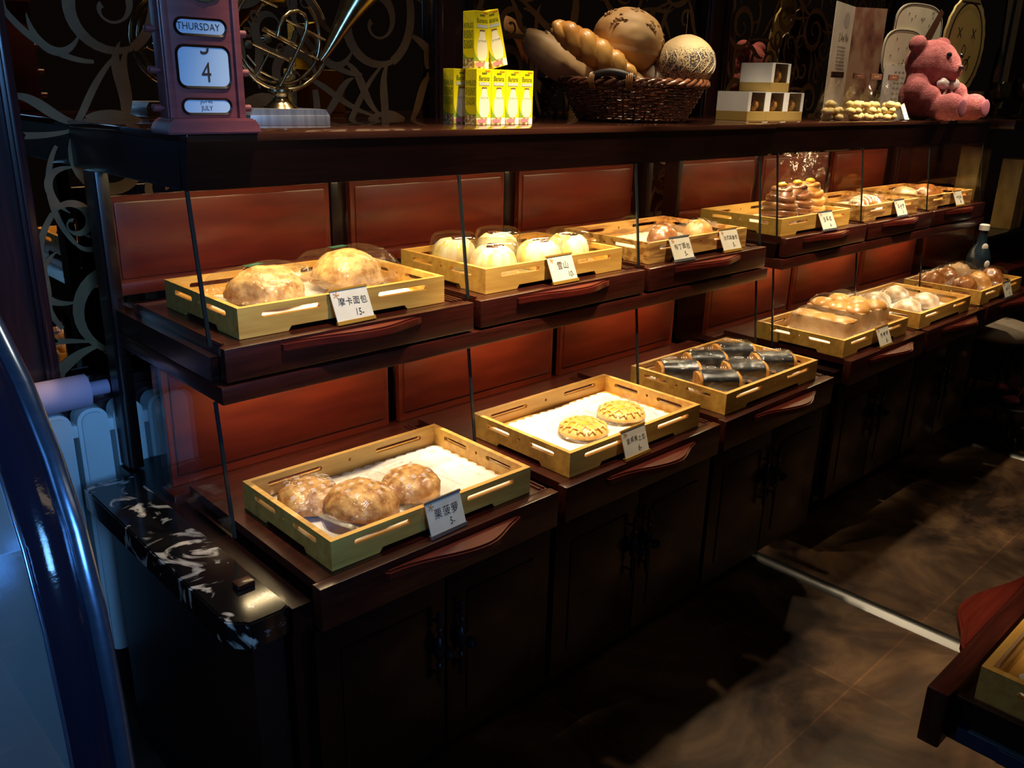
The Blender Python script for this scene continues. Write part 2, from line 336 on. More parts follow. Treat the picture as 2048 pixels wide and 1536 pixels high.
# ------------------------------------------------------------------ display cases
def handle_bm(w=0.31, d=0.046, y=0.0, z=0.0, h=0.02):
    """wooden pull seen from above: tapers out to a bulge, then an ogee back in"""
    top = []
    for i in range(25):
        t = i / 24; x = -w / 2 + w * t
        k = 0.22 + 0.78 * (sin(pi * min(1, t / 0.62) / 2) ** 2.2 if t < 0.62 else (0.5 + 0.5 * cos(pi * (t - 0.62) / 0.38)) ** 0.9)
        if t > 0.97: k = min(k, 0.12)
        top.append((x, y - d * k))
    pts = [(-w / 2 - 0.006, y)] + [(-w / 2 - 0.004, y - 0.006)] + top + [(w / 2 + 0.004, y)]
    b = nbm(); prism(b, pts, 'xy', z - h / 2, z + h / 2)
    es = [e for e in b.edges if abs(e.verts[0].co.z - e.verts[1].co.z) < 1e-6]
    bmesh.ops.bevel(b, geom=es, offset=0.004, segments=2, affect='EDGES')
    return b
def pull_bm():
    """beaded drop pull of dark metal on a cabinet door"""
    b = nbm()
    prof = [(0.001, 0.088), (0.006, 0.084), (0.007, 0.070), (0.0045, 0.058), (0.004, 0.050), (0.0075, 0.046), (0.004, 0.040), (0.0035, 0.028), (0.008, 0.022), (0.012, 0.010), (0.013, 0.0), (0.011, -0.012), (0.006, -0.022), (0.0035, -0.030), (0.007, -0.036), (0.004, -0.044), (0.0035, -0.056), (0.006, -0.064), (0.0055, -0.078), (0.001, -0.088)]
    lathe(b, prof, 12, (0, -0.014, 0)); lathe(b, [(0.002, -0.012), (0.010, -0.008), (0.013, 0), (0.010, 0.008), (0.002, 0.012)], 12, (0.014, -0.028, -0.008))
    tube(b, [(0, 0, 0.06), (0, -0.014, 0.06)], 0.003, 6); tube(b, [(0, 0, -0.06), (0, -0.014, -0.06)], 0.003, 6)
    return b
def make_case(name, label, x0, n, P, yo, sx0, sx1, nb=3):
    t = thing(name, label, 'display case', (x0, 0, 0)); W = n * P; WB = nb * P; s0, s1 = sx0 - x0, sx1 - x0
    b = nbm(); box(b, s0, s1, 0.013 + yo, 0.60, 1.399, 1.4126, 0.002); mk('top_slab', b, MAHT, t)
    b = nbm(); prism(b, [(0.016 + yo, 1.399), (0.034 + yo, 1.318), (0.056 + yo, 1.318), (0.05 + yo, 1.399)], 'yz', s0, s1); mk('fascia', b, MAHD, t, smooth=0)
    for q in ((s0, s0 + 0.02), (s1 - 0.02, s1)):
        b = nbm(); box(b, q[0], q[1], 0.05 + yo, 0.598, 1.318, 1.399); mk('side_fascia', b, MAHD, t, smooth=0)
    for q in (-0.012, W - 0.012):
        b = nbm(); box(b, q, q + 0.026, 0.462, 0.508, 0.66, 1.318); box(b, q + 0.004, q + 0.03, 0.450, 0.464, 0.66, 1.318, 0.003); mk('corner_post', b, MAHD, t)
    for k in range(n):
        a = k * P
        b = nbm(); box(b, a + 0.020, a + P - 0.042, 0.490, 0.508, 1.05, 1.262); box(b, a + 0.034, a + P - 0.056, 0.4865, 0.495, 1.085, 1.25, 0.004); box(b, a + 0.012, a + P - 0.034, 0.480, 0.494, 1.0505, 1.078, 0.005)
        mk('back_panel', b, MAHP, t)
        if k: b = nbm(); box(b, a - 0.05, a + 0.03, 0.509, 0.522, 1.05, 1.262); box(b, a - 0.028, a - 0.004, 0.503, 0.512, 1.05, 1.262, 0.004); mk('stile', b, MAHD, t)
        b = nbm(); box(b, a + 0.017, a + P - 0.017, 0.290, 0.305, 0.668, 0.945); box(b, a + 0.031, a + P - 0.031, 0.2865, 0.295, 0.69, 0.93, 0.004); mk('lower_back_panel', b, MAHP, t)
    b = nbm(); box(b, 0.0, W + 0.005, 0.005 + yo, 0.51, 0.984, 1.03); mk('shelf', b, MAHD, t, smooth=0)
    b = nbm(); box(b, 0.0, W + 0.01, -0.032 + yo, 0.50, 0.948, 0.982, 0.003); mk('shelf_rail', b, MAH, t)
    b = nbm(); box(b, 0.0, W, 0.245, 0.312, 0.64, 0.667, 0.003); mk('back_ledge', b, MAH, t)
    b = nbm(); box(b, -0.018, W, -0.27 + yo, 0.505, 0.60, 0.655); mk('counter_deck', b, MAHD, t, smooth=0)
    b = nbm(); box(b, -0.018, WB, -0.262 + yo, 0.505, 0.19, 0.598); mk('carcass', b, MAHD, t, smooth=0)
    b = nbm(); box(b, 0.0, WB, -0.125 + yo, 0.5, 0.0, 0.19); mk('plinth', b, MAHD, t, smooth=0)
    for k in range(n + 1):
        a = k * P
        b = nbm(); prism(b, [(0.002 + yo, 1.052), (0.035 + yo, 1.318), (0.478, 1.318), (0.478, 1.052)], 'yz', a - 0.003, a + 0.003); g = mk('glass_divider', b, PANE, t, smooth=0)
        b = nbm(); prism(b, [(-0.002 + yo, 1.052), (0.031 + yo, 1.318), (0.035 + yo, 1.318), (0.002 + yo, 1.052)], 'yz', a - 0.0034, a + 0.0034); mk('polished_edge', b, PEDGE, g, smooth=0)
        b = nbm(); prism(b, [(-0.029 + yo, 0.684), (0.001 + yo, 0.948), (0.286, 0.948), (0.286, 0.684)], 'yz', a - 0.003, a + 0.003); g = mk('glass_divider', b, PANE, t, smooth=0)
        b = nbm(); prism(b, [(-0.033 + yo, 0.684), (-0.003 + yo, 0.948), (0.001 + yo, 0.948), (-0.029 + yo, 0.684)], 'yz', a - 0.0034, a + 0.0034); mk('polished_edge', b, PEDGE, g, smooth=0)
        if k < n:
            for zz, yy, nm in ((1.399, 0.16, 'lamp_strip'), (0.948, 0.17, 'lamp_strip')):
                b = nbm(); box(b, a + P / 2 - 0.215, a + P / 2 + 0.215, yy + yo - 0.016, yy + yo + 0.016, zz - 0.012, zz - 0.0003, 0.002); mk(nm, b, STEEL, t)
    for k in range(n):
        a = k * P
        b = nbm(); box(b, a + 0.012, a + P - 0.008, -0.030 + yo, -0.006 + yo, 0.988, 1.05, 0.003); box(b, a + 0.02, a + P - 0.016, -0.006 + yo, 0.40, 1.030, 1.0495)
        for q in (a + 0.021, a + P - 0.022, a + P - 0.034, a + P - 0.046): box(b, q, q + 0.005, 0.0 + yo, 0.39, 1.0495, 1.053)
        d = mk('tray_drawer', b, MAH, t)
        h = handle_bm(0.315, 0.032); h2 = mk('handle', h, PULL, d); h2.location = (a + P / 2 - 0.015, -0.030 + yo, 1.035)
        b = nbm(); box(b, a + 0.0154, a + P - 0.008, -0.307 + yo, -0.28 + yo, 0.612, 0.695, 0.003); box(b, a + 0.024, a + P - 0.016, -0.28 + yo, 0.22, 0.676, 0.6945)
        for q in (a + P - 0.024, a + P - 0.036): box(b, q, q + 0.005, -0.275 + yo, 0.2, 0.6945, 0.698)
        d = mk('counter_drawer', b, MAH, t)
        h = handle_bm(0.325, 0.05); h2 = mk('handle', h, PULL, d); h2.location = (a + P / 2 + 0.012, -0.307 + yo, 0.672)
        for s in (0, 1) if k < nb else ():
            u0 = a + 0.012 + s * (P / 2 - 0.006); u1 = u0 + P / 2 - 0.012
            b = nbm(); box(b, u0, u1, -0.285 + yo, -0.262 + yo, 0.20, 0.600, 0.002)
            pv = box(b, u0 + 0.05, u1 - 0.05, -0.2885 + yo, -0.28 + yo, 0.255, 0.545, 0.0025)
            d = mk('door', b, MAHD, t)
            q = mk('door_pull', pull_bm(), BLACKM, d); q.location = (u1 - 0.025 if s == 0 else u0 + 0.025, -0.285 + yo, 0.45)
    for k in range(n):
        xx = x0 + k * P + P / 2
        area('case_lamp_upper', (xx, 0.16 + yo, 1.383), (0, 0.0, -1), 0.40, 0.022, UP, LC, 170)
        area('case_lamp_lower', (xx, 0.17 + yo, 0.934), (0, 0.15, -1), 0.40, 0.022, LO, LC, 170)
    return t
UP, LO, LC = 2.5, 1.1, (1, 0.74, 0.38)
make_case('bread_display_case', 'nearer dark red wooden bread display case with three bays', 0.0, 3, 0.6, 0.0, 0.0, 1.843)
make_case('bread_display_case', 'farther dark red wooden bread display case beyond the gap', 1.973, 3, 0.5955, 0.042, 1.845, 3.775, 2)
# marble ledge at the left end of the nearer case
def marble():
    m, n, l = new_mat('black_marble'); bs = n['Principled BSDF']
    tc = n.new('ShaderNodeTexCoord'); t1 = n.new('ShaderNodeTexNoise'); t1.inputs['Scale'].default_value = 9; t1.inputs['Detail'].default_value = 8; t1.inputs['Distortion'].default_value = 2.2
    l.new(tc.outputs['Object'], t1.inputs['Vector'])
    r = n.new('ShaderNodeValToRGB'); e = r.color_ramp.elements; e[0].position = 0.555; e[0].color = (0.006, 0.0055, 0.006, 1); e[1].position = 0.62; e[1].color = (0.50, 0.46, 0.42, 1)
    l.new(t1.outputs['Fac'], r.inputs[0]); l.new(r.outputs[0], bs.inputs['Base Color']); bs.inputs['Roughness'].default_value = 0.12
    return m
MARB = marble()
t = thing('marble_ledge', 'black veined marble ledge at the left end of the nearer case', 'ledge', (-0.075, 0.08, 0))
b = nbm(); prism(b, [(-0.05, 0.34), (0.053, 0.34), (0.053, -0.345), (0.036, -0.355), (-0.022, -0.355), (-0.05, -0.325)], 'xy', 0.612, 0.665); bmesh.ops.bevel(b, geom=b.edges[:], offset=0.003, segments=2, affect='EDGES'); mk('slab', b, MARB, t)
b = nbm(); box(b, -0.008, 0.05, -0.325, 0.33, 0.0, 0.612); mk('side_panel', b, pbr('black_panel', (0.006, 0.005, 0.006), 0.4), t, smooth=0)
b = nbm(); box(b, -0.016, 0.016, -0.012, 0.012, 0, 0.010, 0.002); tag(mk('wood_block', b, MAH, loc=(-0.052, -0.165, 0.6655)), 'small reddish wooden block lying on the black marble ledge', 'block')
# ------------------------------------------------------------------ trays, doilies, tags
def board(bm, L, H, slots, holes, foot, th, mat):
    vs = []
    out = [(-L / 2, 0), (-L / 2 + foot, 0), (-L / 2 + foot + 0.007, 0.009), (L / 2 - foot - 0.007, 0.009), (L / 2 - foot, 0), (L / 2, 0), (L / 2, H), (-L / 2, H)]
    t = nbm(); edges = []
    def loop(pts):
        v = [t.verts.new((p[0], 0, p[1])) for p in pts]
        for i in range(len(v)): edges.append(t.edges.new((v[i], v[(i + 1) % len(v)])))
    loop(out)
    for cx, cz, w_, h_ in slots: loop([(p[0] + cx, p[1] + cz) for p in rrect(w_, h_, h_ * 0.499, 5)])
    for cx, cz, r in holes: loop([(cx + r * cos(2 * pi * i / 10), cz + r * sin(2 * pi * i / 10)) for i in range(10)])
    bmesh.ops.triangle_fill(t, use_beauty=True, edges=edges)
    g = bmesh.ops.extrude_face_region(t, geom=t.faces[:])
    bmesh.ops.translate(t, vec=(0, th, 0), verts=[v for v in g['geom'] if isinstance(v, bmesh.types.BMVert)])
    bmesh.ops.recalc_face_normals(t, faces=t.faces[:]); bmesh.ops.transform(t, matrix=mat, verts=t.verts[:])
    me = bpy.data.meshes.new('tmp'); t.to_mesh(me); t.free(); bm.from_mesh(me); bpy.data.meshes.remove(me)
def rotz(a, loc=(0, 0, 0)): return M.Translation(loc) @ M.Rotation(a, 4, 'Z')
TW, TD, TH = 0.48, 0.32, 0.058
def tray(label, loc, mat, rz=0.0):
    t = thing('bread_tray', label, 'tray', loc, rz, 'wooden bread trays')
    b = nbm(); box(b, -TW / 2 + 0.011, TW / 2 - 0.011, -TD / 2 + 0.011, TD / 2 - 0.011, 0.009, 0.014); mk('bottom_board', b, mat, t, smooth=0)
    for s in (-1, 1):
        b = nbm(); board(b, TW, TH, [(-0.13, 0.040, 0.125, 0.0105), (0.13, 0.040, 0.125, 0.0105)], [(0, 0.040, 0.004)], 0.10, 0.011, rotz(0 if s < 0 else pi, (0, s * TD / 2, 0))); mk('front_board' if s < 0 else 'back_board', b, mat, t, smooth=0)
        b = nbm(); board(b, TD - 0.022, TH, [(-0.072, 0.040, 0.08, 0.0105), (0.072, 0.040, 0.08, 0.0105)], [(0, 0.040, 0.004)], 0.075, 0.011, rotz(s * pi / 2, (s * TW / 2, 0, 0))); mk('side_board', b, mat, t, smooth=0)
    return t
TRAYS = [  # key, front-left corner x, y, z, material, label
    ('T1', 0.062, 0.012, 1.0505, PINE, 'light wooden tray holding two bagged crumb-topped loaves on the nearer shelf'),
    ('T2', 0.662, 0.012, 1.0505, PINE, 'light wooden tray holding cream cakes under clear domes'),
    ('T3', 1.256, 0.012, 1.0505, PINE2, 'strongly grained wooden tray with two glazed rolls and two price cards'),
    ('T4', 2.003, 0.048, 1.0505, PINE, 'wooden tray holding tall clear bags of twisted brown loaves'),
    ('T5', 2.600, 0.048, 1.0505, PINE2, 'wooden tray with a single cream-striped long bun on the farther shelf'),
    ('T6', 3.195, 0.052, 1.0505, PINE2, 'last wooden tray at the far end of the upper shelf, with flat brown loaves'),
    ('B1', 0.062, -0.270, 0.6955, PINE, 'light wooden tray nearest the viewer with three crackled buns on a doily'),
    ('B2', 0.656, -0.276, 0.6955, PINE, 'light wooden tray with two yellow lattice pastries on a doily'),
    ('B3', 1.254, -0.276, 0.6955, PINE, 'light wooden tray with six rolls wrapped in black seaweed'),
    ('B4', 2.000, -0.226, 0.6955, PINE, 'light wooden tray with bagged tall humped loaves'),
    ('B5', 2.572, -0.232, 0.6955, PINE, 'wooden tray with bagged pale floury loaves'),
    ('B6', 3.170, -0.232, 0.6955, PINE, 'wooden tray at the far end of the counter heaped with bagged brown buns'),
]
TP = {}; PROTO = {}
for key, x, y, z, m, lab in TRAYS:
    c = V((x + TW / 2, y + TD / 2, z)); TP[key] = c
    if m.name not in PROTO: PROTO[m.name] = tray(lab, c, m)
    else: dup(PROTO[m.name], c, 0.0, lab)
def doily(label, c, rz=0.0, w_=0.42, d_=0.265, lift=0.0):
    b = nbm(); pts = []; n1, n2 = 15, 9
    def edge(ax, ay, bx, by, n):
        for i in range(n):
            for k in range(5):
                s = (i + k / 5) / n; q = abs(sin(pi * (k / 5))) * 0.009
                L = math.hypot(bx - ax, by - ay); nx, ny = (by - ay) / L, -(bx - ax) / L
                pts.append((ax + (bx - ax) * s + nx * q, ay + (by - ay) * s + ny * q))
    W, D = w_ / 2, d_ / 2
    edge(-W, -D, W, -D, n1); edge(W, -D, W, D, n2); edge(W, D, -W, D, n1); edge(-W, D, -W, -D, n2)
    prism(b, pts, 'xy', 0.0, 0.0008)
    o = mk('paper_doily', b, PAPER, smooth=0, loc=c); o.rotation_euler = (0, 0, rz); tag(o, label, 'doily', 'paper doilies in the trays')
    b = nbm(); rnd = random.Random(int(c[0] * 100))
    for (ax, ay, bx, by, n, ox, oy) in ((-W, -D, W, -D, 9, 0, 1), (W, -D, W, D, 5, -1, 0), (W, D, -W, D, 9, 0, -1), (-W, D, -W, -D, 5, 1, 0)):
        for i in range(n):
            s = (i + 0.5) / n; px, py = ax + (bx - ax) * s + ox * 0.018, ay + (by - ay) * s + oy * 0.018
            for k in range(7):
                a = rad(-70 + 140 * k / 6) + math.atan2(oy, ox); L = 0.008
                q0 = (px + cos(a) * 0.006, py + sin(a) * 0.006); q1 = (px + cos(a) * (0.006 + L), py + sin(a) * (0.006 + L))
                ribbon(b, [q0, q1], [0.0013, 0.0008], M.Translation((0, 0, 0.0011)))
    mk('lace_cutouts', b, LACE, o, smooth=0)
    return o
for key, lab, dx, dy, rz in (('T1', 'white paper doily under the crumb-topped loaves', 0, 0, 0.0), ('T3', 'white paper doily under the glazed rolls', -0.005, 0.006, 0.02), ('T4', 'white paper doily under the tall bagged twisted loaves', 0, 0, 0), ('T5', 'white paper doily under the cream-striped bun', 0, 0, 0),
                          ('B1', 'white scalloped doily under the three crackled buns', 0.012, 0.004, 0.0), ('B2', 'white scalloped doily under the two lattice pastries', 0.004, -0.002, 0.02), ('B3', 'white paper doily under the seaweed rolls', 0, 0, 0), ('B4', 'white paper doily under the bagged humped loaves', 0, 0, 0), ('B5', 'white paper doily under the floury loaves', 0, 0, 0), ('B6', 'white paper doily under the heap of bagged brown buns', 0, 0, 0)):
    doily(lab, TP[key] + V((dx, dy, 0.0143)), rz)
def scrawl(bm, x, y, size, mat, seed, n):
    """handwritten brush characters made of short strokes"""
    rnd = random.Random(seed)
    for k in range(n):
        cx = x + (k - (n - 1) / 2) * size * 1.02; cy = y + rnd.uniform(-.1, .1) * size
        for s in range(rnd.randint(7, 9)):
            if s % 2: p = (cx + rnd.uniform(-.42, -.1) * size, cy + rnd.uniform(-.45, .45) * size); q = (p[0] + rnd.uniform(.35, .75) * size, p[1] + rnd.uniform(-.02, .16) * size)
            else: p = (cx + rnd.uniform(-.35, .35) * size, cy + rnd.uniform(.1, .5) * size); q = (p[0] + rnd.uniform(-.2, .1) * size, p[1] - rnd.uniform(.3, .7) * size)
            mid = ((p[0] + q[0]) / 2 + rnd.uniform(-.05, .05) * size, (p[1] + q[1]) / 2 + rnd.uniform(-.05, .05) * size)
            ribbon(bm, [p, mid, q], [0.09 * size, 0.07 * size, 0.04 * size], mat)
CARD = noisy('price_card', (0.74, 0.68, 0.55), (0.80, 0.75, 0.63), (1, 1, 1), 30, 0.5, 3)
CREAMC = pbr('price_card_edge', (0.6, 0.25, 0.06), 0.5)
CLIP = pbr('clip_steel', (0.62, 0.63, 0.66), 0.25, 0.9)
def price_tag(label, x, y, z, rz, chars, price, gold, tilt=24, W=0.088, H=0.065, seed=0):
    t = thing('price_tag', label, 'price tag', (x, y, z), rz, 'price cards in front of the trays')
    a = rad(tilt); up = V((0, sin(a), cos(a))); m = face((0, 0, 0.004), (1, 0, 0), up)   # local z towards the aisle
    b = nbm(); box(b, -W / 2, W / 2, 0.0, H, -0.0012, 0.0012, 0.0005, m); mk('card', b, CARD, t, smooth=0)
    tr = GOLD if gold else CLIP
    b = nbm(); box(b, -W / 2 - 0.002, W / 2 + 0.002, H - 0.001, H + 0.004, -0.003, 0.003, 0.001, m); mk('top_rail', b, tr, t, smooth=0)
    b = nbm(); box(b, -W / 2 - 0.002, W / 2 + 0.002, -0.004, 0.004, -0.003, 0.0035, 0.001, m); box(b, -W / 2 + 0.004, W / 2 - 0.004, 0.0, 0.012, 0.0005, 0.0025); mk('foot', b, tr, t, smooth=0)
    b = nbm(); lm = m @ M.Translation((0, 0, 0.0018)); jit = random.Random(seed + 5)
    if chars:
        n = len(chars); s = min(0.021, (W - 0.018) / n)
        for i, ch in enumerate(chars):
            text(b, ch, s * 1.0, lm @ M.Translation(((i - (n - 1) / 2) * s * 1.0 + 0.003, H * 0.60 + jit.uniform(-.0015, .0015) - i * 0.0004, 0)) @ M.Rotation(rad(jit.uniform(-7, 7)), 4, 'Z'), 0.95)
    else: scrawl(b, 0.003, H * 0.58, 0.019, lm, seed, 3)
    text(b, price, 0.020, lm @ M.Translation((W * (0.28 if chars == '雪山' else 0.14), H * 0.25, 0)) @ M.Rotation(-0.1, 4, 'Z') , 0.8)
    mk('handwriting', b, INK, t, smooth=0)
    b = nbm()
    for k in range(5):
        an = 2 * pi * k / 5; ribbon(b, [(-W * 0.36, H * 0.86), (-W * 0.36 + cos(an) * 0.007, H * 0.86 + sin(an) * 0.007)], [0.001, 0.0028], lm)
    mk('leaf_motif', b, CREAMC, t, smooth=0)
for args in (
    ('gold-trimmed price card reading 摩卡面包 before the crumb-topped loaves', 0.296, -0.017, 1.0505, 0.05, '摩卡面包', '15-', True, 24),
    ('gold-trimmed price card reading 雪山 before the domed cream cakes', 0.898, -0.017, 1.0505, 0.02, '雪山', '10-', True, 24),
    ('silver-clipped price card reading 布丁面包 before the left glazed roll', 1.378, -0.021, 1.0505, -0.03, '布丁面包', '5-', False, 26),
    ('gold-footed price card reading 法式蒜香包 before the right glazed roll', 1.622, -0.018, 1.0505, -0.03, '法式蒜香包', '5-', True, 25),
    ('small price card before the tall bags of twisted loaves', 2.276, 0.012, 1.0505, -0.05, '', '6-', False, 28),
    ('small price card before the cream-striped long bun', 2.877, 0.018, 1.0505, 0.0, '', '5-', False, 24),
    ('yellow-lit price card at the far end of the upper shelf', 3.470, 0.020, 1.0505, 0.0, '', '8-', True, 24),
    ('silver-clipped price card reading 栗菠萝 before the crackled buns', 0.304, -0.294, 0.6955, 0.05, '栗菠萝', '5-', False, 18),
    ('gold-trimmed price card reading 夏威夷之恋 before the lattice pastries', 0.862, -0.300, 0.6955, 0.03, '夏威夷之恋', '6-', True, 18),
    ('small price card before the bagged humped loaves', 2.250, -0.258, 0.6955, 0.0, '', '8-', True, 24),
    ('small price card before the heap of bagged brown buns', 3.430, -0.259, 0.6955, 0.0, '', '5-', False, 20)):
    price_tag(*args, seed=int(args[1] * 37))
# ------------------------------------------------------------------ breads
CRUST = noisy('crackled_crust', (0.38, 0.14, 0.022), (0.72, 0.40, 0.12), (1, 1, 1), 48, 0.6, 6, lo=0.36, hi=0.62, bump=0.8, bdist=0.006)
CRUMB = noisy('crumb_topping', (0.38, 0.18, 0.045), (0.66, 0.41, 0.15), (1, 1, 1), 55, 0.75, 6, lo=0.34, hi=0.62, bump=0.8, bdist=0.006)
BROWN = noisy('brown_crust', (0.22, 0.065, 0.012), (0.50, 0.20, 0.045), (1, 1, 1), 14, 0.28, 5, coat=0.4)
GOLDC = noisy('golden_crust', (0.48, 0.20, 0.04), (0.72, 0.40, 0.11), (1, 1, 1), 9, 0.38, 5, coat=0.15)
TANC = noisy('tan_crust', (0.42, 0.24, 0.10), (0.64, 0.42, 0.21), (1, 1, 1), 10, 0.55, 6, bump=0.15, bdist=0.003)
PALEC = noisy('floury_crust', (0.40, 0.26, 0.13), (0.78, 0.70, 0.58), (1, 1, 1), 12, 0.8, 7, lo=0.38, hi=0.58, bump=0.2)
CHOC = noisy('twisted_brown_crust', (0.10, 0.03, 0.012), (0.30, 0.11, 0.035), (1, 1, 1), 25, 0.35, 5, coat=0.2)
PRINT = pbr('white_print', (0.72, 0.70, 0.76), 0.6)
GREENL = pbr('green_label', (0.02, 0.10, 0.06), 0.4)
def scatter_print(b, L, W, H, n, seed, zf, cols=5, wd=0.0085):
    """rows of small printed lines following a dome"""
    rnd = random.Random(seed)
    for i in range(n):
        for j in range(cols):
            x = (-0.5 + (i + 0.5) / n) * L * 0.78; y = (-0.5 + (j + 0.5) / cols) * W * 0.8 + (0.004 if i % 2 else -0.004)
            if rnd.random() < 0.12: continue
            for k in range(3):
                yy = y + k * 0.0030; q = []
                for s in range(3):
                    xx = x - wd / 2 + wd * s / 2; q.append(V((xx, yy, zf(xx, yy) + 0.0022)))
                for s in range(2):
                    A, B_ = q[s], q[s + 1]
                    b.faces.new([b.verts.new(A), b.verts.new(B_), b.verts.new(B_ + V((0, 0.0012, zf(B_.x, B_.y + 0.0012) - zf(B_.x, B_.y)))), b.verts.new(A + V((0, 0.0012, zf(A.x, A.y + 0.0012) - zf(A.x, A.y))))])
def dome_z(rx, ry, rz, z0): return lambda x, y: z0 + rz * math.sqrt(max(0.02, 1 - (x / rx) ** 2 - (y / ry) ** 2))
def bun(name, label, cat, loc, rz, group, r=(0.058, 0.058, 0.040), mat=None, L=0.17, W=0.135, H=0.058, amp=0.06, printed=0, seed=0, sticker=False, flat=0.3, tilt=0.0, bodyname='bun', wm=None, fn=None, sub=4):
    t = thing(name, label, cat, loc, rz, group)
    if tilt: t.rotation_euler = (tilt * 0.6, tilt, rz)
    b = nbm(); blob(b, r[0], r[1], r[2], (0, 0, r[2] * flat + 0.002), sub, flat, amp, 22, seed, fn); mk(bodyname, b, mat, t, smooth=60)
    b = nbm(); pouch(b, L, W, H, seed=seed, crink=0.07, p=2.2); mk('wrapper', b, wm or WRAP, t, smooth=0)
    zf = dome_z(r[0] * 1.12, r[1] * 1.12, r[2] * 1.0, r[2] * flat + 0.006)
    if printed: b = nbm(); scatter_print(b, r[0] * 2, r[1] * 2, 0, printed, seed, zf, 5); mk('print', b, PRINT, t, smooth=0)
    if sticker:
        b = nbm(); box(b, -0.022, 0.022, 0.02, 0.038, 0, 0.0006, 0, M.Translation((0, 0, H - 0.003))); o = mk('sticker', b, GREENL, t, smooth=0, label='dark green sticker')
        b = nbm(); text(b, '- - - -', 0.012, M.Translation((0, 0.029, H - 0.0018))); mk('sticker_print', b, PRINT, o, smooth=0)
    return t
def at(key, dx, dy, dz=0.0152): c = TP[key]; return (c.x + dx, c.y + dy, c.z + dz)
# crumb-topped loaves
bun('bagged_loaf', 'round crumb-topped loaf in a clear bag, left of the two in its tray', 'bread', at('T1', -0.096, 0.005), 0.35, 'crumb-topped loaves', (0.082, 0.078, 0.060), CRUMB, 0.215, 0.19, 0.080, 0.10, 0, 1, True, bodyname='loaf')
bun('bagged_loaf', 'round crumb-topped loaf with a green sticker on its bag, behind its price card', 'bread', at('T1', 0.116, 0.028), 0.15, 'crumb-topped loaves', (0.082, 0.078, 0.064), CRUMB, 0.215, 0.19, 0.092, 0.10, 0, 2, True, bodyname='loaf')
# crackled buns
bun('crackled_bun', 'crackled bun in printed wrap leaning on another in the nearest tray', 'bread', at('B1', -0.105, -0.050, 0.022), 0.3, 'crackled buns', (0.074, 0.070, 0.050), CRUST, 0.20, 0.155, 0.068, 0.07, 6, 3, tilt=0.10)
bun('crackled_bun', 'crackled bun half hidden behind the leaning bun', 'bread', at('B1', -0.158, 0.048), -0.3, 'crackled buns', (0.064, 0.062, 0.044), CRUST, 0.13, 0.135, 0.058, 0.07, 5, 4)
bun('crackled_bun', 'single crackled bun lying alone in the middle of its doily', 'bread', at('B1', 0.022, -0.036), 0.1, 'crackled buns', (0.063, 0.062, 0.046), CRUST, 0.165, 0.14, 0.059, 0.07, 5, 5)
# lattice pastries
YELF = noisy('custard', (0.80, 0.42, 0.02), (0.88, 0.56, 0.06), (1, 1, 1), 20, 0.3, 4, coat=0.5)
LATT = noisy('lattice_crust', (0.66, 0.34, 0.06), (0.80, 0.52, 0.16), (1, 1, 1), 30, 0.5, 5)
def pastry(label, loc, rz, seed):
    t = thing('lattice_pastry', label, 'pastry', loc, rz, 'lattice pastries')
    b = nbm(); blob(b, 0.062, 0.060, 0.022, (0, 0, 0.011), 4, 0.4, 0.04, 20, seed); mk('crust', b, LATT, t, smooth=60)
    b = nbm(); blob(b, 0.055, 0.053, 0.0205, (0, 0, 0.0155), 3, 0.2, 0.03, 20, seed + 1); mk('custard_filling', b, YELF, t, smooth=60)
    b = nbm()
    for s in (0, 1):
        for k in range(-2, 3):
            o = k * 0.021; h = math.sqrt(max(0.0001, 0.056 ** 2 - o * o)); pts = []
            for i in range(13):
                u = -h + 2 * h * i / 12; x, y = (u, o) if s else (o, u)
                pts.append((x, y, 0.0165 + 0.019 * math.sqrt(max(0, 1 - (x * x + y * y) / 0.060 ** 2)) + 0.0015 * sin(i * 2 + s * 2)))
            tube(b, pts, 0.0032, 6)
    mk('lattice', b, LATT, t, smooth=60)
    b = nbm(); pouch(b, 0.155, 0.14, 0.044, seed=seed, crink=0.07); mk('wrapper', b, WRAP, t, smooth=0)
pastry('yellow lattice pastry in clear wrap, the one farther from its price card', at('B2', -0.058, -0.034), 0.1, 11)
pastry('yellow lattice pastry in clear wrap directly behind its price card', at('B2', 0.098, -0.022), -0.25, 12)
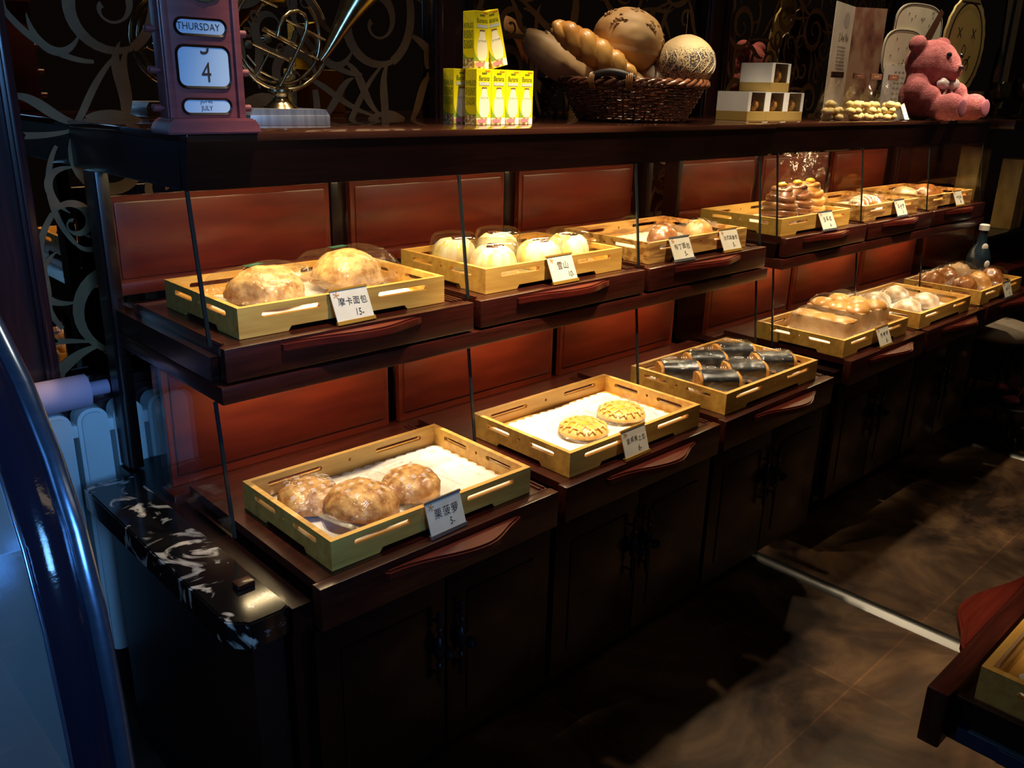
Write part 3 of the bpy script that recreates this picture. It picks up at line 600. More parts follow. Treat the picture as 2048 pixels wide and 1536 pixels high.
# seaweed rolls
NORI = noisy('seaweed_sheet', (0.006, 0.007, 0.010), (0.018, 0.02, 0.026), (1, 1, 1), 40, 0.35, 4, coat=0.15)
ROLLB = noisy('floss_roll', (0.45, 0.18, 0.03), (0.70, 0.36, 0.08), (1, 1, 1), 60, 0.8, 6, bump=0.5)
def nori_roll(label, loc, rz, seed):
    t = thing('seaweed_roll', label, 'bread roll', loc, rz, 'seaweed-wrapped rolls', 1.1)
    def prof(h, w_, n=22, p=2.8):
        return [(math.copysign(abs(cos(2 * pi * i / n)) ** (2 / p), cos(2 * pi * i / n)) * w_ / 2, math.copysign(abs(sin(2 * pi * i / n)) ** (2 / p), sin(2 * pi * i / n)) * h / 2 + h / 2 + 0.002) for i in range(n)]
    b = nbm(); prism(b, prof(0.050, 0.066), 'yz', -0.054, 0.054); bmesh.ops.subdivide_edges(b, edges=[e for e in b.edges if abs(e.verts[0].co.x - e.verts[1].co.x) > 0.05], cuts=8)
    for v in b.verts: v.co += V((0, 1, 1)) * 0.003 * noise.noise(v.co * 90 + V((seed, 0, 0)))
    for v in b.verts: v.co.z = max(0.001, v.co.z)
    mk('bread', b, ROLLB, t, smooth=50)
    b = nbm(); prism(b, prof(0.054, 0.070), 'yz', -0.045, 0.045); mk('seaweed', b, NORI, t, smooth=50)
    b = nbm(); pouch(b, 0.150, 0.082, 0.062, seed=seed, crink=0.10, seal=0.2, p=2.6); mk('wrapper', b, WRAPM, t, smooth=0)
    b = nbm()
    ribbon(b, [(-0.018 + 0.011 * cos(2 * pi * i / 16), 0.002 + 0.007 * sin(2 * pi * i / 16)) for i in range(17)], [0.0016] * 17, M.Translation((0, 0, 0.066)))
    for k in range(3): ribbon(b, [(0.004 + k * 0.006, -0.006), (0.008 + k * 0.006, 0.007)], [0.0016, 0.0010], M.Translation((0, 0, 0.066)))
    mk('print', b, PRINT, t, smooth=0)
for i, (dx, dy, rz, lab) in enumerate(((-0.148, 0.062, -0.66, 'seaweed roll at the back left of its tray'), (-0.005, 0.070, -0.62, 'seaweed roll in the middle of the back row'), (0.140, 0.066, -0.64, 'seaweed roll at the back right of its tray'),
                                 (-0.140, -0.064, -0.68, 'seaweed roll at the front left of its tray'), (0.002, -0.060, -0.64, 'seaweed roll in the middle of the front row'), (0.145, -0.066, -0.62, 'seaweed roll at the front right corner of its tray'))):
    nori_roll('clear-wrapped ' + lab, at('B3', dx, dy), rz, 20 + i)
# domed cream cakes
CREAM = noisy('cream_cake', (0.85, 0.68, 0.17), (0.90, 0.85, 0.60), (9, 9, 1), 5, 0.5, 3, lo=0.38, hi=0.55)
COCOA = pbr('cocoa_drizzle', (0.10, 0.03, 0.02), 0.4)
def dome_cake(label, loc, seed):
    t = thing('domed_cake', label, 'cake', loc, seed * 0.7, 'domed cream cakes')
    fn = lambda a, z: 1.03 + 0.05 * cos(a * 5) ** 2 - 0.02
    b = nbm(); lathe(b, [(0.003, 0.004), (0.052, 0.005), (0.056, 0.014), (0.054, 0.036), (0.047, 0.056), (0.034, 0.068), (0.016, 0.072), (0.002, 0.071)], 60, (0, 0, 0), fn); mk('cake', b, CREAM, t, smooth=60)
    b = nbm(); rnd = random.Random(seed)
    for k in range(7):
        a = rnd.uniform(0, 2 * pi); r0 = rnd.uniform(0.004, 0.026); pts = [(r0 * cos(a + q * 0.25), r0 * sin(a + q * 0.25), 0.0735 - (r0 / 0.04) ** 2 * 0.006) for q in range(6)]
        tube(b, pts, 0.0022, 5, flat=1.0)
    mk('cocoa_topping', b, COCOA, t, smooth=60)
    b = nbm(); lathe(b, [(0.066, 0.004), (0.0655, 0.012), (0.062, 0.055), (0.058, 0.076), (0.050, 0.084), (0.002, 0.086)], 40); mk('dome_lid', b, DOME, t, smooth=50)
    b = nbm(); lathe(b, [(0.002, 0.0), (0.068, 0.0), (0.070, 0.004), (0.066, 0.005), (0.002, 0.0035)], 40); mk('base_plate', b, clear('clear_base', base=0.1, edge=0.5, body=0.15, bodycol=(0.9, 0.8, 0.5)), t, smooth=50)
for i, (dx, dy, lab) in enumerate(((-0.135, 0.077, 'cream cake under a clear dome at the back left of its tray'), (-0.128, -0.062, 'cream cake under a clear dome at the front left of its tray'), (0.012, 0.077, 'cream cake under a clear dome at the back middle of its tray'), (0.020, -0.070, 'cream cake under a clear dome at the front middle of its tray'), (0.158, -0.040, 'cream cake under a clear dome at the right end of its tray'))):
    dome_cake(lab, at('T2', dx, dy), 31 + i)
# glazed rolls
bun('glazed_roll', 'glazed brown roll in printed wrap, the left one of its tray', 'bread roll', at('T3', -0.030, -0.045), 0.15, 'glazed rolls', (0.058, 0.042, 0.045), BROWN, 0.20, 0.105, 0.056, 0.04, 3, 41, bodyname='roll')
bun('glazed_roll', 'orange glazed roll in printed wrap, the right one of its tray', 'bread roll', at('T3', 0.150, -0.045), 0.1, 'glazed rolls', (0.056, 0.042, 0.046), GOLDC, 0.175, 0.105, 0.058, 0.04, 4, 42, bodyname='roll')
# tall bags of twisted loaves
def tall_bag(label, loc, rz, seed, mat, H, lean, topw):
    t = thing('bagged_twist', label, 'bread', loc, rz, 'tall bagged twisted loaves')
    b = nbm()
    for lv in range(5):
        R0 = (0.050, 0.053, 0.050, 0.040, 0.025)[lv]; z = 0.016 + lv * 0.025
        tube(b, [(cos(2 * pi * i / 24) * R0 * (1 + 0.05 * sin(3 * i + lv)), sin(2 * pi * i / 24) * R0, z + 0.004 * sin(2 * pi * i / 24 * 2 + lv)) for i in range(24)], 0.013, 8, True)
    lathe(b, [(0.002, 0.002), (0.05, 0.004), (0.055, 0.06), (0.038, 0.115), (0.002, 0.126)], 20); mk('twisted_loaf', b, mat, t, smooth=60)
    b = nbm(); blob(b, 0.017, 0.017, 0.012, (0, 0, 0.134), 3, 0.4, 0.05); mk('custard_topping', b, YELF, t, smooth=60)
    b = nbm(); rings = []
    for i in range(19):
        s = i / 18; z = 0.001 + H * s
        k = 1 if s < 0.5 else max(0.0, 1 - (s - 0.5) / 0.5)
        wx = 0.066 * (0.9 if i == 0 else 1) * k + topw / 2 * (1 - k); wy = 0.060 * k ** 0.8 + 0.0015
        ring = []
        for j in range(28):
            a = 2 * pi * j / 28; q = V((math.copysign(abs(cos(a)) ** 0.75, cos(a)) * wx + lean * max(0, s - 0.4) ** 1.4, math.copysign(abs(sin(a)) ** 0.75, sin(a)) * wy, z + (0.02 * (j / 28 - .5) if i == 18 else 0)))
            q += V((cos(a), sin(a), 0)) * 0.010 * noise.noise(q * 26 + V((seed, 0, 0))) * (0.3 + s) + V((0, 1, 0)) * 0.012 * s * noise.noise(V((q.x * 30, q.z * 24, seed)))
            ring.append(b.verts.new(q))
        rings.append(ring)
    for A, B_ in zip(rings, rings[1:]):
        for j in range(28): b.faces.new((A[j], A[(j + 1) % 28], B_[(j + 1) % 28], B_[j]))
    b.faces.new(rings[0][::-1]); mk('clear_bag', b, WRAPM, t, smooth=0)
tall_bag('dark twisted loaf in a tall clear bag, left of three', at('T4', -0.080, -0.055), 0.3, 1, CHOC, 0.245, 0.05, 0.10)
tall_bag('dark twisted loaf in a tall clear bag, between its two neighbours', at('T4', 0.050, -0.040), 0.1, 2, CHOC, 0.250, 0.06, 0.13)
tall_bag('golden twisted loaf in a tall clear bag, right of three', at('T4', 0.160, -0.030), -0.1, 3, GOLDC, 0.240, 0.05, 0.14)
# cream-striped long bun
t = thing('striped_bun', 'long brown bun with cream stripes in clear wrap, alone in its tray', 'bread', at('T5', 0.01, -0.035), 0.05)
b = nbm(); blob(b, 0.105, 0.043, 0.036, (0, 0, 0.015), 4, 0.4, 0.04, 20, 51); mk('bun', b, BROWN, t, smooth=60)
b = nbm(); zf = dome_z(0.108, 0.046, 0.038, 0.017)
for k in range(-3, 4):
    x = k * 0.027; tube(b, [(x + 0.012 * sin(i), -0.040 + 0.08 * i / 9, zf(x, -0.040 + 0.08 * i / 9)) for i in range(10)], 0.005, 6)
mk('cream_stripes', b, pbr('icing', (0.80, 0.70, 0.55), 0.5), t, smooth=60)
b = nbm(); pouch(b, 0.30, 0.115, 0.06, seed=51, crink=0.08); mk('wrapper', b, WRAP, t, smooth=0)
# flat brown loaves
bun('flat_loaf', 'flat brown loaf in clear wrap, left one in the last upper tray', 'bread', at('T6', -0.07, 0.02), 0.25, 'flat brown loaves', (0.09, 0.06, 0.042), TANC, 0.24, 0.15, 0.052, 0.06, 0, 61, bodyname='loaf')
bun('flat_loaf', 'reddish flat loaf in clear wrap, right one in the last upper tray', 'bread', at('T6', 0.105, 0.0), -0.1, 'flat brown loaves', (0.095, 0.06, 0.046), BROWN, 0.235, 0.15, 0.056, 0.06, 0, 62, bodyname='loaf')
# humped pan loaves
def pan_loaf(label, loc, rz, seed, h, hz=0.026):
    t = thing('bagged_pan_loaf', label, 'bread', loc, rz, 'bagged pan loaves')
    b = nbm(); box(b, -0.105, 0.105, -0.048, 0.048, 0.003, h, 0.012); 
    for v in b.verts: v.co += V((0.004 * noise.noise(v.co * 40 + V((seed, 0, 0))),) * 3); v.co.z = max(v.co.z, 0.003)
    mk('loaf', b, TANC, t, smooth=50)
    for k in (-1, 0, 1):
        b = nbm(); blob(b, 0.040, 0.049, hz, (k * 0.066, 0, h - 0.004), 3, 0.5, 0.07, 20, seed + k); mk('hump', b, GOLDC, t, smooth=60, label='browned rounded top')
    b = nbm(); pouch(b, 0.272, 0.116, h + hz + 0.008, seed=seed, crink=0.10, seal=0.16, p=3.2); mk('wrapper', b, WRAPM, t, smooth=0)
pan_loaf('bagged pan loaf with a low plain top, nearest the empty end of its tray', at('B4', -0.085, -0.005), pi / 2 - 0.05, 71, 0.072, 0.010)
pan_loaf('bagged tall humped pan loaf between two others', at('B4', 0.040, 0.005), pi / 2, 72, 0.082)
pan_loaf('bagged tall humped pan loaf on the right, behind the price card', at('B4', 0.160, 0.0), pi / 2 + 0.03, 73, 0.080)
# floury loaves
for i, (dx, dy, rz, lab) in enumerate(((-0.105, -0.055, 0.1, 'front left'), (0.060, -0.055, -0.05, 'front right'), (-0.080, 0.078, 0.0, 'back left'), (0.095, 0.078, 0.1, 'back right'))):
    bun('floury_loaf', 'pale floury loaf in clear wrap at the %s of its tray' % lab, 'bread', at('B5', dx, dy), rz, 'floury loaves', (0.074, 0.050, 0.044), PALEC, 0.166, 0.120, 0.058, 0.08, 0, 81 + i, bodyname='loaf')
# heap of brown buns
for i, (dx, dy, rz, lab, mm) in enumerate(((-0.150, -0.06, 0.2, 'front left', BROWN), (0.0, -0.06, -0.1, 'front middle', GOLDC), (0.150, -0.06, 0.1, 'front right', BROWN), (-0.145, 0.075, -0.1, 'back left', BROWN), (0.005, 0.075, 0.1, 'back middle', BROWN), (0.150, 0.075, 0.0, 'back right', TANC))):
    bun('bagged_brown_bun', 'shiny bagged brown bun, %s of the heap at the counter end' % lab, 'bread', at('B6', dx, dy), rz, 'bagged brown buns', (0.062, 0.052, 0.060), mm, 0.142, 0.124, 0.084, 0.12, 0, 91 + i, wm=WRAPM)
# ------------------------------------------------------------------ goods on the case tops (Z = top of the slab)
ZT = 1.4128
BURG = noisy('lacquered_burgundy', (0.15, 0.036, 0.040), (0.20, 0.050, 0.052), (4, 4, 30), 3, 0.4, 4, coat=0.2)
DRUM = pbr('calendar_drum', (0.44, 0.60, 0.78), 0.35, coat=0.6)  # white drum, with the blue light falling on it put into its colour
t = thing('perpetual_calendar', 'burgundy wooden perpetual calendar showing THURSDAY 4 JULY', 'calendar', (0.046, 0.06, ZT), 0.0)
b = nbm()
prism(b, [(-0.082, 0.0), (0.082, 0.0), (0.080, 0.012), (0.070, 0.024), (-0.070, 0.024), (-0.080, 0.012)], 'xz', -0.062, 0.012); bmesh.ops.bevel(b, geom=b.edges[:], offset=0.0025, segments=2, affect='EDGES'); mk('base', b, BURG, t)
b = nbm(); box(b, -0.068, 0.068, -0.034, -0.002, 0.024, 0.262, 0.002); mk('body', b, BURG, t)
b = nbm()
for s in (-1, 1): box(b, s * 0.060 - 0.006, s * 0.060 + 0.006, -0.040, -0.03, 0.024, 0.262, 0.002)
mk('front_moulding', b, BURG, t)
b = nbm(); prism(b, [(-0.075, 0.262), (0.075, 0.262), (0.05, 0.285), (0.02, 0.292), (0, 0.305), (-0.02, 0.292), (-0.05, 0.285)], 'xz', -0.040, 0.004); mk('crest', b, BURG, t)
b = nbm()
for k in range(8): blob(b, 0.010, 0.004, 0.007, (-0.028 + k * 0.008, -0.036, 0.214 + 0.004 * sin(k)), 2, None, 0.3, 20, k)
mk('carved_leaves', b, pbr('green_gilt', (0.10, 0.11, 0.05), 0.6), t)
for nm, z, w_, h_, r_, lines in (('day_window', 0.166, 0.082, 0.021, 0.0104, (('THURSDAY', 0.0155, -0.004, 0.0),)), ('date_window', 0.105, 0.086, 0.060, 0.012, (('4', 0.045, 0.003, -0.010), ('3', 0.045, 0.003, 0.0330))), ('month_window', 0.043, 0.080, 0.020, 0.0099, (('JULY', 0.0105, -0.001, -0.0030), ('JUNE', 0.0105, -0.001, 0.0090)))):
    m = face((0, -0.0345, z)); b = nbm()
    o1 = rrect(w_ + 0.007, h_ + 0.007, r_ + 0.003); o2 = rrect(w_, h_, r_)
    A = [b.verts.new(m @ V((p[0], p[1], 0.0025))) for p in o1]; B_ = [b.verts.new(m @ V((p[0], p[1], 0.0005))) for p in o2]; C_ = [b.verts.new(m @ V((p[0] * 1.02, p[1] * 1.03, 0))) for p in o1]
    n = len(o1)
    for i in range(n): b.faces.new((A[i], A[(i + 1) % n], B_[(i + 1) % n], B_[i])); b.faces.new((C_[i], C_[(i + 1) % n], A[(i + 1) % n], A[i]))
    f = mk('window_rim', b, MAHD, t)
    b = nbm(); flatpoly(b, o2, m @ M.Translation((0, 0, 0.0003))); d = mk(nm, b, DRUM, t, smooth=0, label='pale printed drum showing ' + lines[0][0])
    b = nbm()
    for s, sz, dx, dy in lines:
        tb = nbm(); text(tb, s, sz, M.Translation((dx, dy, 0)), 0.92 if s != '4' else 0.8)
        if h_ - abs(dy) * 2 < sz:                                    # half-turned drum: the figure is cut by the window edge
            bmesh.ops.bisect_plane(tb, geom=tb.verts[:] + tb.edges[:] + tb.faces[:], plane_co=(0, h_ / 2 - 0.0006, 0), plane_no=(0, 1, 0), clear_outer=True)
        bmesh.ops.transform(tb, matrix=m @ M.Translation((0, 0, 0.0008)), verts=tb.verts[:]); me = bpy.data.meshes.new('tmp'); tb.to_mesh(me); tb.free(); b.from_mesh(me); bpy.data.meshes.remove(me)
    mk('lettering', b, INK, d, smooth=0)
for s in (-1, 1):
    for z in (0.040, 0.098, 0.160):
        b = nbm(); lathe(b, [(0.0035, 0), (0.0035, 0.004), (0.006, 0.005), (0.006, 0.017), (0.004, 0.018)], 14, (0, 0, 0), None, M.Translation((s * 0.068, -0.018, z)) @ M.Rotation(s * pi / 2, 4, 'Y')); mk('knob', b, BURG, t)
# french horn on its stand
t = thing('french_horn', 'aged brass model horn mounted on a silver block', 'horn', (0.352, 0.33, ZT), -0.05)
SILV = noisy('brushed_silver', (0.42, 0.43, 0.46), (0.62, 0.63, 0.66), (40, 2, 2), 3, 0.35, 3, metal=0.8)
b = nbm(); box(b, -0.105, 0.075, -0.075, 0.06, 0.0, 0.020, 0.001); prism(b, [(-0.105, 0.020), (0.075, 0.020), (0.066, 0.032), (-0.096, 0.032)], 'xz', -0.073, 0.058); mk('block', b, SILV, t)
b = nbm(); lathe(b, [(0.036, 0.032), (0.030, 0.038), (0.018, 0.048), (0.015, 0.056), (0.017, 0.062), (0.026, 0.066), (0.026, 0.070), (0.012, 0.074), (0.004, 0.080)], 28); mk('neck', b, BRASS, t)
def hp(u, v, y=0.0): return V((0.013 + (u - 565) * 0.00121 - (v - 75) * 0.0001, y, 0.1745 - (v - 75) * 0.00101 + (u - 565) * 0.00005))
b = nbm(); cx, cz = hp(562, 72)[0], hp(562, 72)[2]; Rr = 0.109
tube(b, [(cx + Rr * cos(a), 0.0, cz + Rr * sin(a)) for a in [rad(-28 - q * 12) for q in range(27)]], [0.0055 - 0.0001 * q for q in range(27)], 10)
tube(b, [(cx + (Rr - 0.013) * cos(a), 0.012, cz + (Rr - 0.013) * sin(a)) for a in [rad(40 - q * 12) for q in range(28)]], 0.0038, 10); mk('main_coil', b, BRASS, t, smooth=60)
b = nbm(); P0 = hp(640, 122); pts = [hp(640, 122), hp(652, 104), hp(664, 82), hp(680, 50), hp(700, 12), hp(724, -32), hp(742, -62), hp(752, -80), hp(758, -90)]
tube(b, pts, [0.0065, 0.009, 0.0125, 0.018, 0.027, 0.041, 0.060, 0.085, 0.112], 26); ff = [f for f in b.faces if len(f.verts) > 4]; bmesh.ops.delete(b, geom=ff, context='FACES'); mk('bell', b, BRASS, t, smooth=60)
b = nbm(); q = [hp(550, 74), hp(553, 55), hp(560, 38), hp(572, 27), hp(587, 24), hp(599, 30), hp(605, 44), hp(603, 62), hp(595, 86), hp(583, 115), hp(570, 145), hp(557, 172)]
tube(b, [p + V((0, -0.012, 0)) for p in q], 0.0042, 10); mk('tuning_slide', b, BRASS, t, smooth=60)
b = nbm()
for a, c in (((526, 61), (636, 119)), ((529, 57), (600, 95)), ((505, 86), (580, 122)), ((539, 107), (523, 140)), ((523, 140), (512, 160)), ((524, 141), (558, 160)), ((570, 41), (648, 80)), ((515, 0), (553, 17)), ((527, 12), (517, 30)), ((500, 110), (516, 130))):
    tube(b, [hp(*a), hp(*c)], 0.0026, 8)
tube(b, [hp(578, 121), hp(584, 134), hp(582, 150), hp(572, 159), hp(563, 158)], 0.003, 8); mk('stays', b, BRASS, t, smooth=60)
def ring(u, v, r, wd, n=24, y=-0.006):
    c = hp(u, v, y); tube(b, [c + V((r * cos(2 * pi * i / n), 0, r * sin(2 * pi * i / n))) for i in range(n)], wd, 6, True)
b = nbm(); ring(613, 88, 0.019, 0.0028); ring(558, 97, 0.0075, 0.003); mk('valve_loops', b, BRASS, t, smooth=60)
for u, v, r in ((508, 36, 0.0085), (496, 67, 0.0072)):
    b = nbm(); ring(u, v, r, 0.004, 6, -0.01); mk('hex_nut', b, BRASS, t, smooth=20)
b = nbm(); lathe(b, [(0.002, 0), (0.009, 0), (0.009, 0.008), (0.002, 0.009)], 6, (0, 0, 0), None, M.Translation(hp(497, 90, -0.008)) @ M.Rotation(pi / 2, 4, 'X')); mk('hex_bolt', b, BRASS, t, smooth=20)
b = nbm(); lathe(b, [(0.002, 0), (0.0085, 0), (0.0085, 0.014), (0.002, 0.015)], 20, (0, 0, 0), None, M.Translation(hp(530, 79, -0.004)) @ M.Rotation(pi / 2, 4, 'X')); mk('valve_cap', b, BRASS, t)
# banana milk cartons
YEL = noisy('carton_yellow', (0.80, 0.66, 0.0), (0.84, 0.70, 0.01), (1, 1, 1), 10, 0.45, 2)
CARW, CARD_, CARH = 0.0455, 0.040, 0.1245
MILK = pbr('milk_bottle_print', (0.85, 0.78, 0.52), 0.5); LEAF = pbr('banana_leaf_print', (0.22, 0.34, 0.02), 0.5); DKG = pbr('dark_green_print', (0.05, 0.10, 0.01), 0.5); GREYP = pbr('grey_print', (0.42, 0.46, 0.36), 0.6); PINKP = pbr('pink_print', (0.70, 0.20, 0.22), 0.5); CAPP = pbr('brown_print', (0.20, 0.10, 0.03), 0.5)
FOODP = noisy('food_photo_print', (0.16, 0.12, 0.04), (0.75, 0.62, 0.35), (1, 1, 1), 90, 0.5, 4, lo=0.4, hi=0.6, c3=(0.45, 0.30, 0.08)); ORGP = pbr('orange_print', (0.8, 0.25, 0.02), 0.5); BEIGEP = pbr('beige_print', (0.62, 0.50, 0.22), 0.5)
def carton(label, loc, rz=0.0):
    t = thing('milk_carton', label, 'carton', loc, rz, 'banana milk cartons')
    W, D, H = CARW / 2, CARD_ / 2, CARH
    b = nbm(); box(b, -W, W, -D, D, 0, H, 0.0008); mk('box', b, YEL, t, smooth=0)
    f = face((0, -D - 0.0003, 0)) @ M.Diagonal((0.92, 1.035, 1, 1)); W = CARW / 2 / 0.92; g = face((-CARW / 2 - 0.0003, 0, 0), (0, -1, 0), (0, 0, 1)); up = lambda k: M.Translation((0, 0, 0.0001 * k))
    b = nbm(); flatpoly(b, [(-W * 0.98, 0.001), (W * 0.98, 0.001), (W * 0.98, 0.016), (-W * 0.98, 0.016)], f); flatpoly(b, [(-D * 0.98, 0.001), (D * 0.98, 0.001), (D * 0.98, 0.022), (-D * 0.98, 0.022)], g); mk('food_picture', b, FOODP, t, smooth=0)
    b = nbm(); flatpoly(b, [(-W * .98, 0.045)] + [(-W * .98 + 0.026 * (1 - cos(a)), 0.045 - 0.028 * sin(a)) for a in [pi / 2 * i / 8 for i in range(1, 9)]] + [(W * 0.2, 0.0165), (-W * .98, 0.0165)], f @ up(1))
    flatpoly(b, [(-D * .98, 0.042)] + [(-D * .98 + 0.022 * (1 - cos(a)), 0.042 - 0.018 * sin(a)) for a in [pi / 2 * i / 8 for i in range(1, 9)]] + [(D * .98, 0.024), (D * .98, 0.022), (-D * .98, 0.022)], g @ up(1)); mk('leaf_print', b, LEAF, t, smooth=0)
    b = nbm(); pr = [(0.0065, 0.079), (0.0085, 0.074), (0.0105, 0.067), (0.0155, 0.055), (0.0175, 0.044), (0.0172, 0.033), (0.0145, 0.023), (0.009, 0.017)]
    flatpoly(b, [(-r + 0.0015, z) for r, z in pr] + [(r + 0.0015, z) for r, z in reversed(pr)], f @ up(2)); mk('bottle_print', b, MILK, t, smooth=0)
    b = nbm(); flatpoly(b, [(-0.0072, 0.0785), (0.0102, 0.0785), (0.0095, 0.082), (-0.0065, 0.082)], f @ up(3)); mk('bottle_cap_print', b, CAPP, t, smooth=0)
    b = nbm(); text(b, 'Banana', 0.0150, f @ M.Translation((0.0008, 0.1005, 0.0003)), 0.84)
    for k in range(3): flatpoly(b, [(-0.006 + k * 0.0055, 0.1095), (-0.002 + k * 0.0055, 0.1095), (-0.002 + k * 0.0055, 0.113), (-0.006 + k * 0.0055, 0.113)], f @ up(3))
    rnd = random.Random(3); scrawl(b, 0.0015, 0.058, 0.0052, f @ up(4), 4, 5)
    for r in range(18):
        if r in (4, 11): continue
        y = 0.098 - r * 0.0031; x = -D * 0.86
        while x < D * 0.8:
            L = rnd.uniform(0.002, 0.007); x2 = min(x + L, D * 0.84); flatpoly(b, [(x, y), (x2, y), (x2, y + 0.0012), (x, y + 0.0012)], g @ up(3)); x = x2 + rnd.uniform(0.001, 0.0035)
    mk('dark_print', b, DKG, t, smooth=0, label='dark green lettering reading Banana')
    b = nbm(); flatpoly(b, [(-0.0165, 0.0855), (0.019, 0.0855), (0.019, 0.0925), (-0.0165, 0.0925)], f @ up(2)); mk('grey_band', b, GREYP, t, smooth=0)
    b = nbm(); text(b, 'FLAVOR', 0.0065, f @ M.Translation((0.0012, 0.0888, 0.0003)), 1.3); mk('white_lettering', b, WHITE, t, smooth=0)
    b = nbm(); flatpoly(b, [(0.011, 0.001), (0.0235, 0.001), (0.0235, 0.016), (0.011, 0.016)], f @ up(2)); mk('white_print_block', b, WHITE, t, smooth=0)
    b = nbm(); flatpoly(b, [(-0.020, 0.005), (0.009, 0.005), (0.009, 0.013), (-0.020, 0.013)], f @ up(2)); mk('pink_band', b, PINKP, t, smooth=0)
    b = nbm(); flatpoly(b, [(0.004, 0.1145), (0.020, 0.1145), (0.020, 0.1175), (0.004, 0.1175)], f @ up(2)); mk('orange_band', b, ORGP, t, smooth=0)
    b = nbm(); ribbon(b, [(0.006, 0.118), (0.006, 0.100)], [0.0010, 0.0010], g @ up(2)); ribbon(b, [(-0.018, 0.118), (0.004, 0.102)], [0.0006, 0.0006], g @ up(2)); mk('straw_crease', b, BEIGEP, t, smooth=0)
    return t
cart = carton('yellow banana milk carton at the right end of the bottom row', (0.9215, 0.182, ZT))
YC = 0.182
dup(cart, (0.8755, YC, ZT), 0, 'yellow banana milk carton second from the right in the bottom row')
dup(cart, (0.8295, YC, ZT), 0, 'yellow banana milk carton third from the right in the bottom row')
dup(cart, (0.7835, YC, ZT), 0, 'yellow banana milk carton whose side and front show, left of the front three')
dup(cart, (0.7655, YC + 0.060, ZT), 0, 'yellow banana milk carton behind at the left end, only a sliver of its front showing')
dup(cart, (0.793, YC + 0.020, ZT + 0.1247), 0, 'yellow banana milk carton standing upright on top of the rows')
c = dup(cart, (0.853, YC + 0.018, ZT + 0.1247 + 0.0065), 0, 'yellow banana milk carton leaning sideways on top of the rows'); c.rotation_euler = (0, rad(-14), rad(-8))
# bread basket
WICK = noisy('dark_wicker', (0.055, 0.018, 0.010), (0.20, 0.075, 0.035), (1, 1, 1), 30, 0.28, 4, coat=0.4)
BC = V((1.50, 0.305, ZT))
t = thing('wicker_basket', 'round dark brown wicker basket heaped with loaves', 'basket', BC)
BH = 0.105
def brad(z): return 0.150 + 0.058 * (z / BH) ** 0.8
b = nbm(); NS = 34
for i in range(NS):
    a = 2 * pi * i / NS; tube(b, [(cos(a) * brad(z), sin(a) * brad(z), z) for z in (0.003, 0.03, 0.06, BH)], 0.003, 6)
mk('stakes', b, WICK, t, smooth=60)
b = nbm()
for row in range(13):
    z = 0.006 + row * 0.0074; n = NS * 4
    tube(b, [(cos(2 * pi * i / n) * (brad(z) + 0.0048 * cos(pi * i / 2 / 1 * 0.5 + pi * row)), sin(2 * pi * i / n) * (brad(z) + 0.0048 * cos(pi * i / 4 + pi * row)), z + 0.0008 * sin(i + row)) for i in range(n)], 0.0036, 6, True)
mk('weave', b, WICK, t, smooth=60)
b = nbm(); n = 160
for s in range(3):
    tube(b, [(cos(2 * pi * i / n) * (brad(BH) + 0.004 + 0.009 * cos(i * 2 * pi * 13 / n + s * 2.094)), sin(2 * pi * i / n) * (brad(BH) + 0.004 + 0.009 * cos(i * 2 * pi * 13 / n + s * 2.094)), BH + 0.003 + 0.008 * sin(i * 2 * pi * 13 / n + s * 2.094)) for i in range(n)], 0.0055, 6, True)
for s in range(2): tube(b, [(cos(2 * pi * i / n) * (0.150 + 0.003 * cos(i * 0.5 + pi * s)), sin(2 * pi * i / n) * (0.150 + 0.003 * cos(i * 0.5 + pi * s)), 0.005 + 0.003 * sin(i * 0.5 + pi * s)) for i in range(n)], 0.004, 6, True)
mk('braided_rim', b, WICK, t, smooth=60)
b = nbm(); lathe(b, [(0.002, 0.004), (0.148, 0.004), (0.148, 0.008), (0.002, 0.008)], 32); mk('base', b, WICK, t)
for a0 in (rad(203), rad(23)):
    b = nbm(); q = [(cos(a0 + da) * (brad(BH) + 0.010), sin(a0 + da) * (brad(BH) + 0.010), BH + 0.012 + 0.016 * cos(da / 0.30 * pi / 2)) for da in [(-0.30 + 0.6 * i / 14) for i in range(15)]]; tube(b, q, 0.010, 8); h = mk('handle', b, pbr('black_wrap', (0.015, 0.013, 0.014), 0.5), t, smooth=60)
    for da in (-0.24, 0.24):
        b = nbm()
        for k in range(4):
            aa = a0 + da + (k - 1.5) * 0.022; c = V((cos(aa) * (brad(BH) + 0.008), sin(aa) * (brad(BH) + 0.008), BH + 0.006)); d = V((cos(aa), sin(aa), 0))
            tube(b, [c + (d * cos(2 * pi * i / 14) * 0.014 + V((0, 0, 1)) * sin(2 * pi * i / 14) * 0.020) for i in range(14)], 0.0024, 5, True)
        mk('binding', b, pbr('cane', (0.30, 0.14, 0.05), 0.4), h, smooth=60)
RV = V((0.727, -0.686, 0)); DV = V((0.686, 0.727, 0))
def bp(u, v, d=0.0): return BC + RV * ((u - 1258) * 0.00152) + DV * d + V((0, 0, 1.642 - (v - 75) * 0.00147 - ZT))
VR = math.atan2(-0.686, 0.727)
def loafthing(nm, lab, cat, c, rot, parts, group='loaves in the basket'):
    t = thing(nm, lab, cat, c, 0, group); t.rotation_euler = rot
    return t
